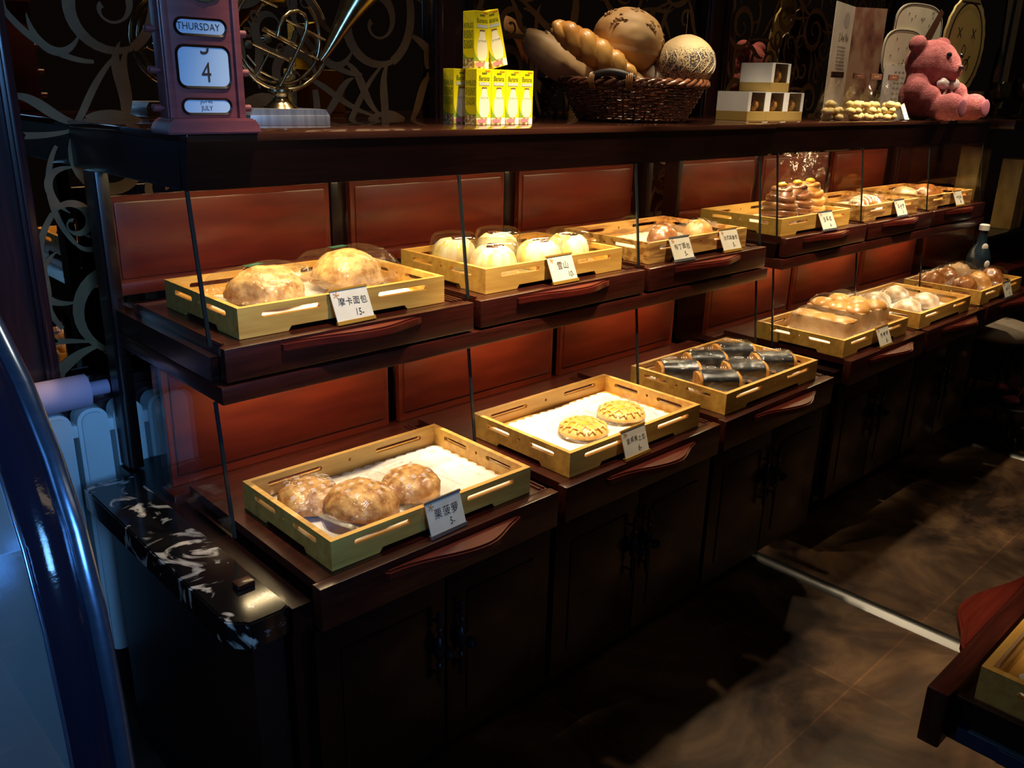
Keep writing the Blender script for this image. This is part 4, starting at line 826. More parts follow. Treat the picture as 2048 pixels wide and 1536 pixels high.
# hidden filling loaf, batard, braid, round loaves
t = loafthing('batard_loaf', 'pale brown long loaf sticking out at the left of the basket', 'bread', bp(1098, 108, 0.03), (0, rad(32), VR), None)
b = nbm(); blob(b, 0.125, 0.05, 0.05, (0.03, 0, 0), 4, None, 0.05, 15, 1, lambda d: 1 + 0.10 * (abs(d.x) < 0.95)); mk('loaf', b, TANC, t, smooth=60)
b = nbm(); zf = lambda x: 0.049 * math.sqrt(max(0.05, 1 - ((x - 0.03) / 0.14) ** 2))
for k in range(3): tube(b, [(-0.05 + k * 0.05 + s * 0.035, -0.02 + s * 0.035, zf(-0.05 + k * 0.05 + s * 0.035) * 1.03) for s in (0, 0.5, 1)], 0.006, 6)
mk('score_ridges', b, PALEC, t, smooth=60)
t = loafthing('braided_loaf', 'golden braided loaf leaning over the front rim of the basket', 'bread', bp(1172, 107, -0.100), (0, rad(30), VR), None)
b = nbm()
for k in range(3):
    pts, rr = [], []
    for i in range(41):
        u = i / 40; ph = 2 * pi * (u * 1.75 + k / 3); en = sin(pi * min(1, max(0, u * 0.96 + 0.02))) ** 0.35
        pts.append((-0.135 + 0.27 * u, 0.030 * en * sin(ph), 0.016 * en * sin(2 * ph) + 0.004)); rr.append(0.0275 * en * (1 + 0.10 * sin(2 * ph + 1)))
    tube(b, pts, rr, 14)
mk('braid', b, GOLDC, t, smooth=60)
t = loafthing('round_loaf', 'big round tan loaf crowning the basket', 'bread', bp(1243, 78, 0.0), (0, rad(8), VR), None)
b = nbm(); blob(b, 0.103, 0.098, 0.088, (0, 0, 0), 5, None, 0.05, 14, 3, lambda d: 1 + (0.05 if d.z < -0.3 else 0) - 0.02 * max(0, noise.noise(d * 3))); mk('crust', b, noisy('round_loaf_crust', (0.50, 0.27, 0.10), (0.66, 0.42, 0.20), (1, 1, 1), 7, 0.6, 5, bump=0.1), t, smooth=60)
WAL = noisy('walnut', (0.30, 0.15, 0.06), (0.58, 0.36, 0.17), (1, 1, 1), 60, 0.7, 4)
for (a, e) in ((-118, 30), (-52, 26), (-84, 64), (-20, 10), (-160, 45)):
    b = nbm(); d = V((cos(rad(a)) * cos(rad(e)), sin(rad(a)) * cos(rad(e)), sin(rad(e))))
    for k in range(16):
        dd = (d + V((noise.noise(V((k * 2.7, a, 0))), noise.noise(V((k * 3.1, a, 4))), noise.noise(V((k * 1.9, a, 8))))) * 0.42).normalized(); c = V((dd.x * 0.101, dd.y * 0.097, dd.z * 0.0865)); blob(b, 0.0065, 0.0045, 0.0045, c, 2, None, 0.6, 25, k)
    mk('walnut_cluster', b, WAL, t, smooth=60)
t = loafthing('seeded_loaf', 'round loaf coated in black poppy seeds at the right of the basket', 'bread', bp(1355, 119, -0.02), (0, 0, VR), None)
def seeded():
    m, n, l = new_mat('poppy_crust'); bs = n['Principled BSDF']; tc = n.new('ShaderNodeTexCoord')
    v = n.new('ShaderNodeTexVoronoi'); v.inputs['Scale'].default_value = 260; l.new(tc.outputs['Object'], v.inputs['Vector'])
    t1 = n.new('ShaderNodeTexNoise'); t1.inputs['Scale'].default_value = 11; t1.inputs['Detail'].default_value = 5; l.new(tc.outputs['Object'], t1.inputs['Vector'])
    sx = n.new('ShaderNodeSeparateXYZ'); l.new(tc.outputs['Object'], sx.inputs[0])
    mr = n.new('ShaderNodeMapRange'); mr.inputs['From Min'].default_value = 0.066; mr.inputs['From Max'].default_value = 0.020; mr.inputs['To Min'].default_value = 0.0; mr.inputs['To Max'].default_value = 1.05; l.new(sx.outputs['Z'], mr.inputs['Value'])
    mu = n.new('ShaderNodeMath'); mu.operation = 'MULTIPLY'; l.new(mr.outputs[0], mu.inputs[0]); l.new(t1.outputs['Fac'], mu.inputs[1])
    lt = n.new('ShaderNodeMath'); lt.operation = 'LESS_THAN'; l.new(v.outputs['Distance'], lt.inputs[0]); l.new(mu.outputs[0], lt.inputs[1])
    mx = n.new('ShaderNodeMix'); mx.data_type = 'RGBA'; l.new(lt.outputs[0], mx.inputs[0]); mx.inputs[6].default_value = (0.62, 0.45, 0.24, 1); mx.inputs[7].default_value = (0.035, 0.032, 0.04, 1)
    l.new(mx.outputs[2], bs.inputs['Base Color']); bs.inputs['Roughness'].default_value = 0.6; return m
b = nbm(); blob(b, 0.086, 0.084, 0.078, (0, 0, 0), 5, None, 0.02, 14, 5); mk('crust', b, seeded(), t, smooth=60)
b = nbm()
for k in range(8):
    a = rad(-150 + k * 22); pts = [V((cos(a + 0.22 * sin(s * 1.3)) * cos(e) * 0.0862, sin(a + 0.22 * sin(s * 1.3)) * cos(e) * 0.0842, sin(e) * 0.0782)) for s, e in [(q / 3, rad(28 - q * 6)) for q in range(9)]]
    tube(b, pts, [0.0008] + [0.0019] * 7 + [0.0008], 6)
mk('score_cuts', b, PALEC, t, smooth=60)
t = loafthing('small_loaf', 'pale floury loaf low in the basket under the round loaf', 'bread', bp(1312, 150, 0.0), (0, rad(20), VR), None)
b = nbm(); blob(b, 0.075, 0.05, 0.042, (0, 0, 0), 4, None, 0.04, 14, 6); mk('crust', b, PALEC, t, smooth=60)
t = loafthing('long_loaf', 'pale loaf end lying low over the front rim of the basket', 'bread', bp(1243, 152, -0.060), (0, rad(14), VR), None)
b = nbm(); blob(b, 0.052, 0.038, 0.030, (0, 0, 0), 4, None, 0.05, 14, 7); mk('crust', b, TANC, t, smooth=60)
t = loafthing('long_loaf', 'pale brown loaf behind the braided loaf, only its top edge showing', 'bread', bp(1160, 92, 0.14), (0, rad(24), VR), None)
b = nbm(); blob(b, 0.11, 0.05, 0.045, (0.02, 0, 0), 4, None, 0.05, 14, 8); mk('crust', b, TANC, t, smooth=60)
# small cake boxes
BOXW = noisy('white_box_board', (0.74, 0.74, 0.76), (0.78, 0.78, 0.80), (1, 1, 1), 20, 0.5, 2); BOXG = pbr('gold_box_board', (0.50, 0.34, 0.11), 0.35, 0.25)
def cakebox(label, loc):
    W, D, H = 0.118, 0.12, 0.092; t = thing('cake_box', label, 'box', loc, 0, 'small windowed cake boxes')
    b = nbm(); box(b, -W / 2, W / 2, -D / 2, D / 2, 0, 0.030, 0.001); mk('gold_base', b, BOXG, t, smooth=0)
    b = nbm()
    prism(b, [(-W / 2, 0.030), (-W / 2 + 0.016, 0.030), (-W / 2 + 0.018, H), (-W / 2 - 0.001, H)], 'xz', -D / 2, -D / 2 + 0.003); prism(b, [(W / 2 - 0.018, 0.030), (W / 2, 0.030), (W / 2, H), (W / 2 - 0.018, H)], 'xz', -D / 2, -D / 2 + 0.003)
    box(b, -W / 2, -W / 2 + 0.002, -D / 2, D / 2, 0.030, H); box(b, W / 2 - 0.002, W / 2, -D / 2, D / 2, 0.030, H); box(b, -W / 2, W / 2, -D / 2, D / 2, H - 0.002, H); box(b, -W / 2, W / 2, D / 2 - 0.002, D / 2, 0.03, H); mk('white_lid', b, BOXW, t, smooth=0)
    b = nbm(); box(b, -W / 2 + 0.016, W / 2 - 0.018, -D / 2 + 0.001, -D / 2 + 0.0016, 0.030, H - 0.002); mk('window', b, WRAPM, t, smooth=0)
    b = nbm(); blob(b, 0.018, 0.022, 0.024, (-0.016, -0.02, 0.052), 3, 0.9, 0.1); blob(b, 0.019, 0.022, 0.024, (0.020, -0.025, 0.050), 3, 0.9, 0.1); mk('pastry', b, GOLDC, t)
    b = nbm(); blob(b, 0.012, 0.012, 0.022, (0.004, -0.035, 0.062), 3, None, 0.15); mk('chocolate_piece', b, CHOC, t)
    return t
kb = cakebox('small white windowed box on a gold base, left of the bottom three', (2.030, 0.262, ZT))
dup(kb, (2.1485, 0.262, ZT), 0, 'small white windowed box on a gold base, middle of the bottom three'); dup(kb, (2.267, 0.262, ZT), 0, 'small white windowed box on a gold base, right of the bottom three')
dup(kb, (2.155, 0.262, ZT + 0.0925), 0, 'small white windowed box stacked on top of the other three')
# cookie pouches
COOK = noisy('pale_cookie', (0.62, 0.42, 0.12), (0.80, 0.64, 0.30), (1, 1, 1), 40, 0.6, 4)
def cookie_bag(label, loc, rz, seed):
    t = thing('cookie_bag', label, 'bag of cookies', loc, rz, 'clear bags of small cookies')
    b = nbm(); rnd = random.Random(seed)
    for i in range(22):
        z = 0.014 + (i // 8) * 0.021; k = 1 - (i // 8) * 0.12
        blob(b, 0.0155, 0.0155, 0.013, (rnd.uniform(-0.038, 0.038) * k, rnd.uniform(-0.024, 0.024) * k, z + rnd.uniform(-.003, .003)), 2, None, 0.1, 20, i)
    mk('cookies', b, COOK, t, kind='stuff', smooth=60)
    b = nbm(); rings = []
    for i in range(13):
        s = i / 12; wx = 0.060 * (1 if s < 0.4 else 1 - 0.38 * (s - 0.4) / 0.6); wy = 0.042 * (1 if s < 0.35 else max(0.02, 1 - (s - 0.35) / 0.62)); ring = []
        for j in range(28):
            a = 2 * pi * j / 28; q = V((math.copysign(abs(cos(a)) ** .6, cos(a)) * wx, math.copysign(abs(sin(a)) ** .6, sin(a)) * wy, 0.001 + 0.15 * s)); q += V((cos(a), sin(a), 0)) * 0.006 * noise.noise(q * 40 + V((seed, 0, 0))) * (0.3 + s); ring.append(b.verts.new(q))
        rings.append(ring)
    for A, B_ in zip(rings, rings[1:]):
        for j in range(28): b.faces.new((A[j], A[(j + 1) % 28], B_[(j + 1) % 28], B_[j]))
    b.faces.new(rings[0][::-1]); mk('clear_bag', b, WRAPM, t, smooth=30)
    b = nbm(); box(b, -0.036, 0.036, -0.003, 0.003, 0.146, 0.166, 0.001); h = mk('header_card', b, pbr('brown_header', (0.10, 0.035, 0.022), 0.5), t, smooth=0)
    b = nbm(); text(b, '= = = =', 0.010, face((0, -0.0035, 0.156))); mk('header_print', b, BEIGEP, h, smooth=0)
for i, (x, y, lab) in enumerate(((2.44, 0.148, 'clear bag of small cookies at the left end of four'), (2.575, 0.135, 'clear bag of small cookies second from the left of four'), (2.70, 0.128, 'clear bag of small cookies third from the left of four'), (2.825, 0.118, 'clear bag of small cookies at the right end of four, next to the pink bear'))):
    cookie_bag(lab, (x, y, ZT), 0.05 * (i % 2) - 0.1, 60 + i)
t = thing('price_strip', 'narrow white price strip leaning between the cookie bags and the bear', 'price tag', (2.93, 0.085, ZT), 0.0)
b = nbm(); box(b, -0.016, 0.016, -0.001, 0.001, 0.0, 0.066, 0.0005, M.Rotation(rad(-14), 4, 'Y') @ M.Rotation(rad(-20), 4, 'X')); mk('strip', b, WHITE, t, smooth=0)
b = nbm(); box(b, -0.02, 0.02, -0.012, 0.02, 0.0, 0.004); mk('foot', b, BLACKM, t, smooth=0)
# leaflet, signs, bear
LEAFM = noisy('printed_leaflet', (0.56, 0.50, 0.44), (0.72, 0.66, 0.60), (3, 3, 3), 3, 0.5, 5); LEAF2 = noisy('printed_leaflet_brown', (0.10, 0.05, 0.03), (0.40, 0.26, 0.18), (6, 6, 3), 2, 0.45, 6, lo=0.4, hi=0.6, c3=(0.30, 0.12, 0.09))
t = thing('folded_leaflet', 'tall folded printed leaflet standing behind the cookie bags', 'leaflet', (2.60, 0.27, ZT))
for nm, a, c, mm in (('front_panel', (0, 0), (0.255, 0.055), LEAFM), ('side_panel', (0.255, 0.055), (0.39, -0.012), LEAF2)):
    d = V((c[0] - a[0], c[1] - a[1], 0)); L = d.length; m = M.Translation((a[0], a[1], 0)) @ M.Rotation(math.atan2(d.y, d.x), 4, 'Z')
    b = nbm(); box(b, 0, L, -0.0015, 0.0015, 0, 0.415, 0, m); p = mk(nm, b, mm, t, smooth=0)
    if nm == 'front_panel':
        b = nbm(); fm = m @ face((0, -0.0022, 0)); scrawl(b, 0.15, 0.295, 0.030, fm, 9, 5)
        for r in range(7):
            for k in range(5):
                x = 0.08 + k * 0.024; ribbon(b, [(x, 0.262 - r * 0.013), (x + 0.017, 0.263 - r * 0.013)], [0.0035, 0.003], fm)
        mk('calligraphy', b, pbr('brown_ink', (0.10, 0.06, 0.05), 0.7), p, smooth=0)
        b = nbm(); flatpoly(b, [(0.06 + 0.10 + 0.055 * cos(a_), 0.17 + 0.05 * sin(a_)) for a_ in [2 * pi * i / 20 for i in range(20)]], m @ face((0, -0.0018, 0))); flatpoly(b, [(0.165 + 0.04 * cos(a_), 0.36 + 0.028 * sin(a_)) for a_ in [2 * pi * i / 20 for i in range(20)]], m @ face((0, -0.0018, 0))); mk('pale_flower_print', b, pbr('mauve_print', (0.42, 0.36, 0.36), 0.6), p, smooth=0)
SIGNW = noisy('sign_board', (0.62, 0.58, 0.46), (0.70, 0.66, 0.54), (1, 1, 1), 8, 0.5, 3); SIGNY = noisy('sign_yellow', (0.56, 0.46, 0.17), (0.62, 0.52, 0.22), (1, 1, 1), 6, 0.5, 3)
t = thing('toast_sign', 'cut-out sign of two rounded white toast shapes standing behind the pink bear', 'sign', (3.40, 0.34, ZT), -0.1)
def rnd_poly(cx, cz, rx, rz, p=3.0, n=36): return [(cx + math.copysign(abs(cos(2 * pi * i / n)) ** (2 / p), cos(2 * pi * i / n)) * rx, cz + math.copysign(abs(sin(2 * pi * i / n)) ** (2 / p), sin(2 * pi * i / n)) * rz) for i in range(n)]
b = nbm(); prism(b, rnd_poly(0.08, 0.36, 0.20, 0.115), 'xz', 0.0, 0.006); mk('upper_toast', b, SIGNW, t, smooth=40)
b = nbm(); prism(b, rnd_poly(-0.03, 0.26, 0.165, 0.105), 'xz', -0.008, -0.002); mk('lower_toast', b, SIGNW, t, smooth=40)
b = nbm()
for (cx, cz, rx, rz, y) in ((0.08, 0.36, 0.20, 0.115, -0.0012), (-0.03, 0.26, 0.165, 0.105, -0.0092)):
    q = rnd_poly(cx, cz, rx * 0.955, rz * 0.94); ribbon(b, q + q[:1], [0.005] * (len(q) + 1), face((0, y, 0)))
rnd = random.Random(4)
for k in range(16):
    x, z = rnd.uniform(-0.15, 0.08), rnd.uniform(0.20, 0.33); ribbon(b, [(x, z), (x + 0.006, z + 0.006)], [0.006, 0.004], face((0, -0.0093, 0)))
for k in range(10):
    x, z = rnd.uniform(-0.03, 0.20), rnd.uniform(0.385, 0.45); ribbon(b, [(x, z), (x + 0.006, z + 0.006)], [0.006, 0.004], face((0, -0.0013, 0)))
mk('outline_print', b, INK, t, smooth=0)
b = nbm(); flatpoly(b, [(0.10, 0.30), (0.16, 0.28), (0.27, 0.45), (0.24, 0.465)], face((0, -0.0015, 0))); mk('chocolate_print', b, pbr('choc_print', (0.12, 0.045, 0.03), 0.5), t, smooth=0)
b = nbm(); box(b, -0.17, 0.02, -0.016, -0.012, 0.0, 0.215); p = mk('text_card', b, WHITE, t, smooth=0)
b = nbm()
for r in range(8):
    for k in range(3): ribbon(b, [(-0.09 + k * 0.03, 0.19 - r * 0.022), (-0.072 + k * 0.03, 0.19 - r * 0.022)], [0.006, 0.005], face((0, -0.0165, 0)))
mk('text_print', b, GREYP, p, smooth=0)
b = nbm(); box(b, -0.02, 0.14, 0.006, 0.010, 0, 0.27); mk('prop', b, WHITE, t, smooth=0)
t = thing('face_sign', 'yellow oval smiling-face sign with a hat lettered BLH, right of the pink bear', 'sign', (3.56, 0.16, ZT + 0.09), rad(-7))
def ell(rx, rz, cz, n=40, wav=0.0): return [(rx * (1 + wav * cos(i * pi)) * cos(2 * pi * i / n), cz + rz * (1 + wav * cos(i * pi)) * sin(2 * pi * i / n)) for i in range(n)]
b = nbm(); prism(b, ell(0.170, 0.205, 0.21, 44, 0.012), 'xz', 0.0, 0.010); prism(b, [(-0.07, 0.38), (0.07, 0.38), (0.075, 0.50), (-0.075, 0.50)], 'xz', 0.0, 0.010); prism(b, [(0.02, 0.02), (0.05, 0.02), (0.06, -0.06), (0.03, -0.09), (0.02, -0.09)], 'xz', 0.0, 0.008); mk('board', b, SIGNY, t, smooth=30)
b = nbm(); q = ell(0.140, 0.175, 0.21); flatpoly(b, q, face((0, -0.001, 0))); mk('face_disc', b, pbr('face_yellow', (0.66, 0.55, 0.20), 0.5), t, smooth=0)
b = nbm(); fm = face((0, -0.002, 0)); ribbon(b, q + q[:1], [0.009] * (len(q) + 1), fm)
for ex in (-0.055, 0.062):
    ribbon(b, [(ex - 0.015, 0.285), (ex + 0.015, 0.245)], [0.006, 0.006], fm); ribbon(b, [(ex + 0.015, 0.285), (ex - 0.015, 0.245)], [0.006, 0.006], fm)
n_ = ell(0.014, 0.022, 0.195, 20); ribbon(b, n_ + n_[:1], [0.005] * 21, fm)
ribbon(b, [(-0.085 + 0.15 * s, 0.145 - 0.065 * sin(pi * min(1, s * 1.05)) + 0.03 * s) for s in [i / 14 for i in range(15)]], [0.008] * 15, fm); ribbon(b, [(0.035 + 0.022 * cos(a), 0.135 + 0.024 * sin(a)) for a in [rad(200 - i * 24) for i in range(12)]], [0.006] * 12, fm)
text(b, 'BLH', 0.052, fm @ M.Translation((0, 0.435, 0))); ribbon(b, [(-0.075, 0.385), (0.075, 0.385)], [0.008, 0.008], fm); mk('face_drawing', b, INK, t, smooth=0)
b = nbm(); tube(b, [(0.04, 0.008, -0.05), (0.0, 0.06, -0.07), (-0.03, 0.10, -0.089)], 0.004, 6); tube(b, [(-0.06, 0.008, 0.06), (-0.07, 0.10, -0.089)], 0.004, 6); tube(b, [(0.06, 0.008, 0.06), (0.06, -0.01, -0.087)], 0.004, 6); mk('wire_prop', b, BLACKM, t)
FUR = noisy('pink_plush', (0.42, 0.115, 0.13), (0.56, 0.18, 0.20), (1, 1, 1), 60, 0.95, 6, bump=0.9, bdist=0.006, bscale=220)
t = thing('teddy_bear', 'seated pink plush teddy bear with a pale bow, beside the cookie bags', 'teddy bear', (3.25, 0.17, ZT), rad(-98))
b = nbm()   # facing +x locally: one continuous body surface
sk = [((0, 0, 0.092), 0.098, None), ((0.0, 0, 0.150), 0.082, 0), ((0.012, 0, 0.222), 0.100, 1), ((0.060, 0, 0.208), 0.072, 2), ((0.096, 0, 0.196), 0.046, 3),
      ((0.0, -0.066, 0.150), 0.042, 1), ((0.035, -0.112, 0.115), 0.052, 5), ((0.080, -0.098, 0.088), 0.048, 6),
      ((0.0, 0.066, 0.150), 0.042, 1), ((0.045, 0.104, 0.125), 0.048, 8), ((0.090, 0.086, 0.108), 0.044, 9),
      ((0.05, -0.062, 0.055), 0.056, 0), ((0.120, -0.080, 0.048), 0.048, 11), ((0.175, -0.090, 0.054), 0.054, 12),
      ((0.05, 0.062, 0.055), 0.056, 0), ((0.118, 0.084, 0.048), 0.048, 14), ((0.165, 0.100, 0.054), 0.054, 15),
      ((-0.008, -0.088, 0.292), 0.036, 2), ((-0.008, 0.088, 0.292), 0.036, 2)]
for p, r, q in sk:
    blob(b, r, r * (1.0 if r < 0.09 or p[2] < 0.2 else 1.08), r * (0.92 if p[2] > 0.2 and r > 0.09 else 1), p, 3)
    if q is not None and r < 0.06:
        P1 = V(sk[q][0]); tube(b, [P1, (P1 + V(p)) / 2, V(p)], [min(sk[q][1], r) * 0.9, r * 0.92, r * 0.9], 14)
for v in b.verts: v.co.z = max(v.co.z, 0.001)
o = mk('body', b, FUR, t, smooth=180)
md = o.modifiers.new('merge', 'REMESH'); md.mode = 'VOXEL'; md.voxel_size = 0.0065; md.use_smooth_shade = True
md = o.modifiers.new('soften', 'SMOOTH'); md.factor = 0.6; md.iterations = 4
for y in (-0.036, 0.036):
    b = nbm(); blob(b, 0.0105, 0.0105, 0.0105, (0.107, y * 1.22, 0.251), 3); mk('eye', b, pbr('eye_black', (0.01, 0.008, 0.012), 0.1), t, smooth=60)
b = nbm(); blob(b, 0.010, 0.014, 0.009, (0.141, 0, 0.206), 3); mk('nose', b, pbr('nose_brown', (0.08, 0.03, 0.04), 0.4), t, smooth=60)
for x, y in ((0.224, -0.094), (0.214, 0.104)):
    b = nbm(); blob(b, 0.008, 0.034, 0.036, (x, y, 0.050), 3); mk('foot_pad', b, pbr('pad_mauve', (0.40, 0.12, 0.18), 0.8), t, smooth=60)
b = nbm()
for s in (-1, 1): blob(b, 0.018, 0.040, 0.022, (0.100, s * 0.036, 0.142), 3, None, 0.2, 20, s)
blob(b, 0.012, 0.012, 0.012, (0.113, 0, 0.142), 3)
for s in (-1, 1): prism(b, [(s * 0.01, 0.137), (s * 0.03, 0.07), (s * 0.055, 0.085)], 'yz', 0.104, 0.108)
mk('ribbon_bow', b, pbr('pale_satin', (0.50, 0.42, 0.44), 0.3), t, smooth=60)
# ------------------------------------------------------------------ radiator and roll at the left end
RADW = noisy('radiator_enamel', (0.55, 0.60, 0.62), (0.62, 0.67, 0.69), (1, 1, 1), 5, 0.4, 2)
t = thing('radiator', 'white column radiator under the scroll mirror, left of the nearer case', 'radiator', (-0.01, 0.546, 0))
for k in range(6):
    x = -0.125 + k * 0.078; b = nbm(); pts = rrect(0.066, 0.63, 0.030, 5)
    prism(b, [(p[0] + x, p[1] + 0.485) for p in pts], 'xz', -0.032, 0.032); bmesh.ops.bevel(b, geom=[e for e in b.edges if abs(e.verts[0].co.y - e.verts[1].co.y) < 1e-6], offset=0.008, segments=2, affect='EDGES'); mk('radiator_column', b, RADW, t)
for z in (0.20, 0.735): b = nbm(); box(b, -0.13, 0.27, -0.018, 0.018, z, z + 0.03, 0.004); mk('header_pipe', b, RADW, t)
for x in (-0.10, 0.24): b = nbm(); box(b, x - 0.012, x + 0.012, -0.02, 0.02, 0, 0.20); mk('foot', b, RADW, t)
t = thing('paper_roll', 'mauve paper roll lying on top of the white radiator', 'roll', (-0.115, 0.540, 0.8005))
RY = M.Rotation(pi / 2, 4, 'Y')
b = nbm(); lathe(b, [(0.017, -0.06), (0.037, -0.06), (0.037, 0.06), (0.017, 0.06)], 28, (0, 0, 0), None, M.Translation((0, 0, 0.037)) @ RY); mk('paper', b, pbr('mauve_paper', (0.50, 0.36, 0.50), 0.7), t)
b = nbm(); lathe(b, [(0.003, -0.075), (0.0165, -0.075), (0.0165, 0.105), (0.003, 0.105)], 20, (0, 0, 0), None, M.Translation((0, 0, 0.037)) @ RY); mk('core', b, pbr('mauve_core', (0.42, 0.30, 0.44), 0.7), t)
# curved-front chiller cabinet at the far left
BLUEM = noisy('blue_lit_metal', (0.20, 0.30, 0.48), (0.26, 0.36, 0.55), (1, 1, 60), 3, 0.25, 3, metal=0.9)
t = thing('chiller_cabinet', 'curved glass chiller cabinet with a rounded metal edge at the left of the picture', 'chiller', (0, 0, 0))
PR = [(0.10, 1.335), (-0.05, 1.330), (-0.18, 1.312), (-0.28, 1.284), (-0.377, 1.237), (-0.461, 1.189), (-0.525, 1.130), (-0.570, 1.063), (-0.597, 0.982), (-0.610, 0.880), (-0.615, 0.780), (-0.615, 0.64)]
def sheet(b, x0, x1, off, n=1):
    L = []
    for y, z in PR: L.append((b.verts.new((x0, y + off, z)), b.verts.new((x1, y + off, z))))
    for (a, c), (d, e) in zip(L, L[1:]): b.faces.new((a, c, e, d))
b = nbm(); tube(b, [(-0.406, y, z) for y, z in PR], 0.0105, 12); mk('rounded_edge', b, BLUEM, t, smooth=60)
b = nbm(); tube(b, [(-0.456, y - 0.004, z) for y, z in PR], 0.0025, 8); mk('seam_strip', b, BLUEM, t, smooth=60)
def sparkle():
    m, n, l = new_mat('smoked_glass_band'); bs = n['Principled BSDF']; bs.inputs['Base Color'].default_value = (0.012, 0.010, 0.022, 1); bs.inputs['Roughness'].default_value = 0.14; bs.inputs['Coat Weight'].default_value = 0.6
    tc = n.new('ShaderNodeTexCoord'); v = n.new('ShaderNodeTexNoise'); v.inputs['Scale'].default_value = 180; l.new(tc.outputs['Object'], v.inputs['Vector']); bp = n.new('ShaderNodeBump'); bp.inputs['Strength'].default_value = 0.25; bp.inputs['Distance'].default_value = 0.001; l.new(v.outputs['Fac'], bp.inputs['Height']); l.new(bp.outputs[0], bs.inputs['Normal']); return m
b = nbm(); sheet(b, -0.456, -0.408, 0.002); o = mk('end_band', b, sparkle(), t, smooth=60); sm = o.modifiers.new('solid', 'SOLIDIFY'); sm.thickness = 0.006
b = nbm(); sheet(b, -1.5, -0.458, 0.0); o = mk('front_glass', b, clear('chiller_glass', base=0.05, edge=0.3, rough=0.05, body=0.20, bodycol=(0.42, 0.50, 0.52)), t, smooth=60); sm = o.modifiers.new('solid', 'SOLIDIFY'); sm.thickness = 0.005
b = nbm(); box(b, -1.5, -0.41, -0.60, 0.10, 0.0, 0.64, 0.01); mk('plinth_body', b, MAHD, t)
b = nbm(); box(b, -1.5, -0.41, 0.05, 0.10, 0.64, 1.32); box(b, -1.5, -0.49, -0.42, 0.05, 0.955, 0.965); box(b, -1.5, -0.49, -0.55, 0.05, 0.70, 0.712); mk('inner_shelves', b, pbr('grey_shelf', (0.30, 0.34, 0.35), 0.5), t, smooth=0)
area('chiller_lamp', (-0.95, -0.20, 1.27), (0, -0.45, -1), 0.8, 0.03, 1.6, (0.55, 0.80, 1.0), 160)
# ------------------------------------------------------------------ beyond the far end of the cases
t = thing('side_cabinet', 'dark cabinet with a red back panel beyond the far case', 'cabinet', (3.9, 0.0, 0))
b = nbm(); box(b, 0, 2.2, 0.0, 0.56, 1.372, 1.4126, 0.003); mk('top_slab', b, MAHD, t)
b = nbm(); box(b, 0, 2.2, 0.02, 0.56, 0.850, 0.876, 0.003); mk('shelf', b, MAHD, t)
b = nbm(); box(b, 0, 2.2, 0.50, 0.52, 0.876, 1.372); box(b, 0, 2.2, 0.30, 0.32, 0.73, 0.85); mk('back_panel', b, MAHP, t)
b = nbm(); box(b, 0, 2.2, -0.10, 0.56, 0.69, 0.73, 0.003); mk('counter', b, MAH, t)
b = nbm(); box(b, 0.6, 2.2, 0.05, 0.56, 0.0, 0.69); box(b, 0, 0.02, 0.30, 0.56, 0, 0.69); mk('base', b, MAHD, t, smooth=0)
for x in (0.012, 2.18):
    b = nbm(); box(b, x - 0.01, x + 0.01, 0.45, 0.56, 0.876, 1.372); mk('upright', b, MAHD, t)
WBOX = noisy('gold_gift_board', (0.24, 0.14, 0.040), (0.40, 0.26, 0.085), (2, 2, 1), 9, 0.42, 5, coat=0.15)
def gift(label, loc, rz, W=0.15, D=0.10, H=0.345):
    t = thing('gift_box', label, 'box', loc, rz, 'tall gold gift boxes'); b = nbm(); box(b, -W / 2, W / 2, -D / 2, D / 2, 0, H, 0.003); mk('box', b, WBOX, t, smooth=0)
    b = nbm(); box(b, -0.004, 0.004, -D / 2 - 0.0015, -D / 2, 0.0, H); mk('front_seam', b, pbr('dark_gold', (0.16, 0.10, 0.035), 0.5), t, smooth=0)
    b = nbm(); scrawl(b, 0, 0, 0.026, face((-W / 2 - 0.001, 0, H * 0.62), (0, 0, -1), (0, 1, 0)) @ M.Identity(4), 3, 4) if False else None
    for k in range(5): ribbon(b, [(-0.012, H * 0.72 - k * 0.036), (0.004, H * 0.745 - k * 0.036), (0.010, H * 0.71 - k * 0.036)], [0.004, 0.003, 0.003], face((-W / 4 - 0.005, -D / 2 - 0.001, 0)))
    mk('faded_print', b, pbr('dark_gold_print', (0.13, 0.08, 0.03), 0.6), t, smooth=0)
    b = nbm(); flatpoly(b, rrect(0.010, 0.045, 0.004), face((W * 0.34, -D / 2 - 0.001, H * 0.4))); mk('thumb_slot', b, INK, t, smooth=0)
gift('tall gold gift box standing farther back, its left part behind the case glass', (4.17, 0.24, 0.8765), 0.05, H=0.40)
gift('tall gold gift box standing nearest on the far shelf', (4.32, 0.085, 0.8765), 0.0)
gift('top of a gold gift box showing behind the other two', (4.50, 0.35, 0.8765), 0.0, H=0.46)
t = thing('dark_bottle', 'dark ribbed blue-black bottle with a white cap behind the brown buns', 'bottle', (3.703, -0.02, 0.6955))
b = nbm(); lathe(b, [(0.003, 0)] + [(0.052 * k, z * 1.17) for z, k in [(0.0, 0.95)] + [(0.01 + 0.011 * i, 1.0 if i % 2 else 0.955) for i in range(9)] + [(0.125, 0.75), (0.150, 0.42), (0.190, 0.34), (0.20, 0.34)]], 28); mk('body', b, pbr('navy_plastic', (0.010, 0.022, 0.036), 0.3), t, smooth=30)
b = nbm(); lathe(b, [(0.003, 0.235), (0.022, 0.235), (0.022, 0.258), (0.017, 0.262), (0.003, 0.262)], 20); mk('cap', b, WHITE, t)
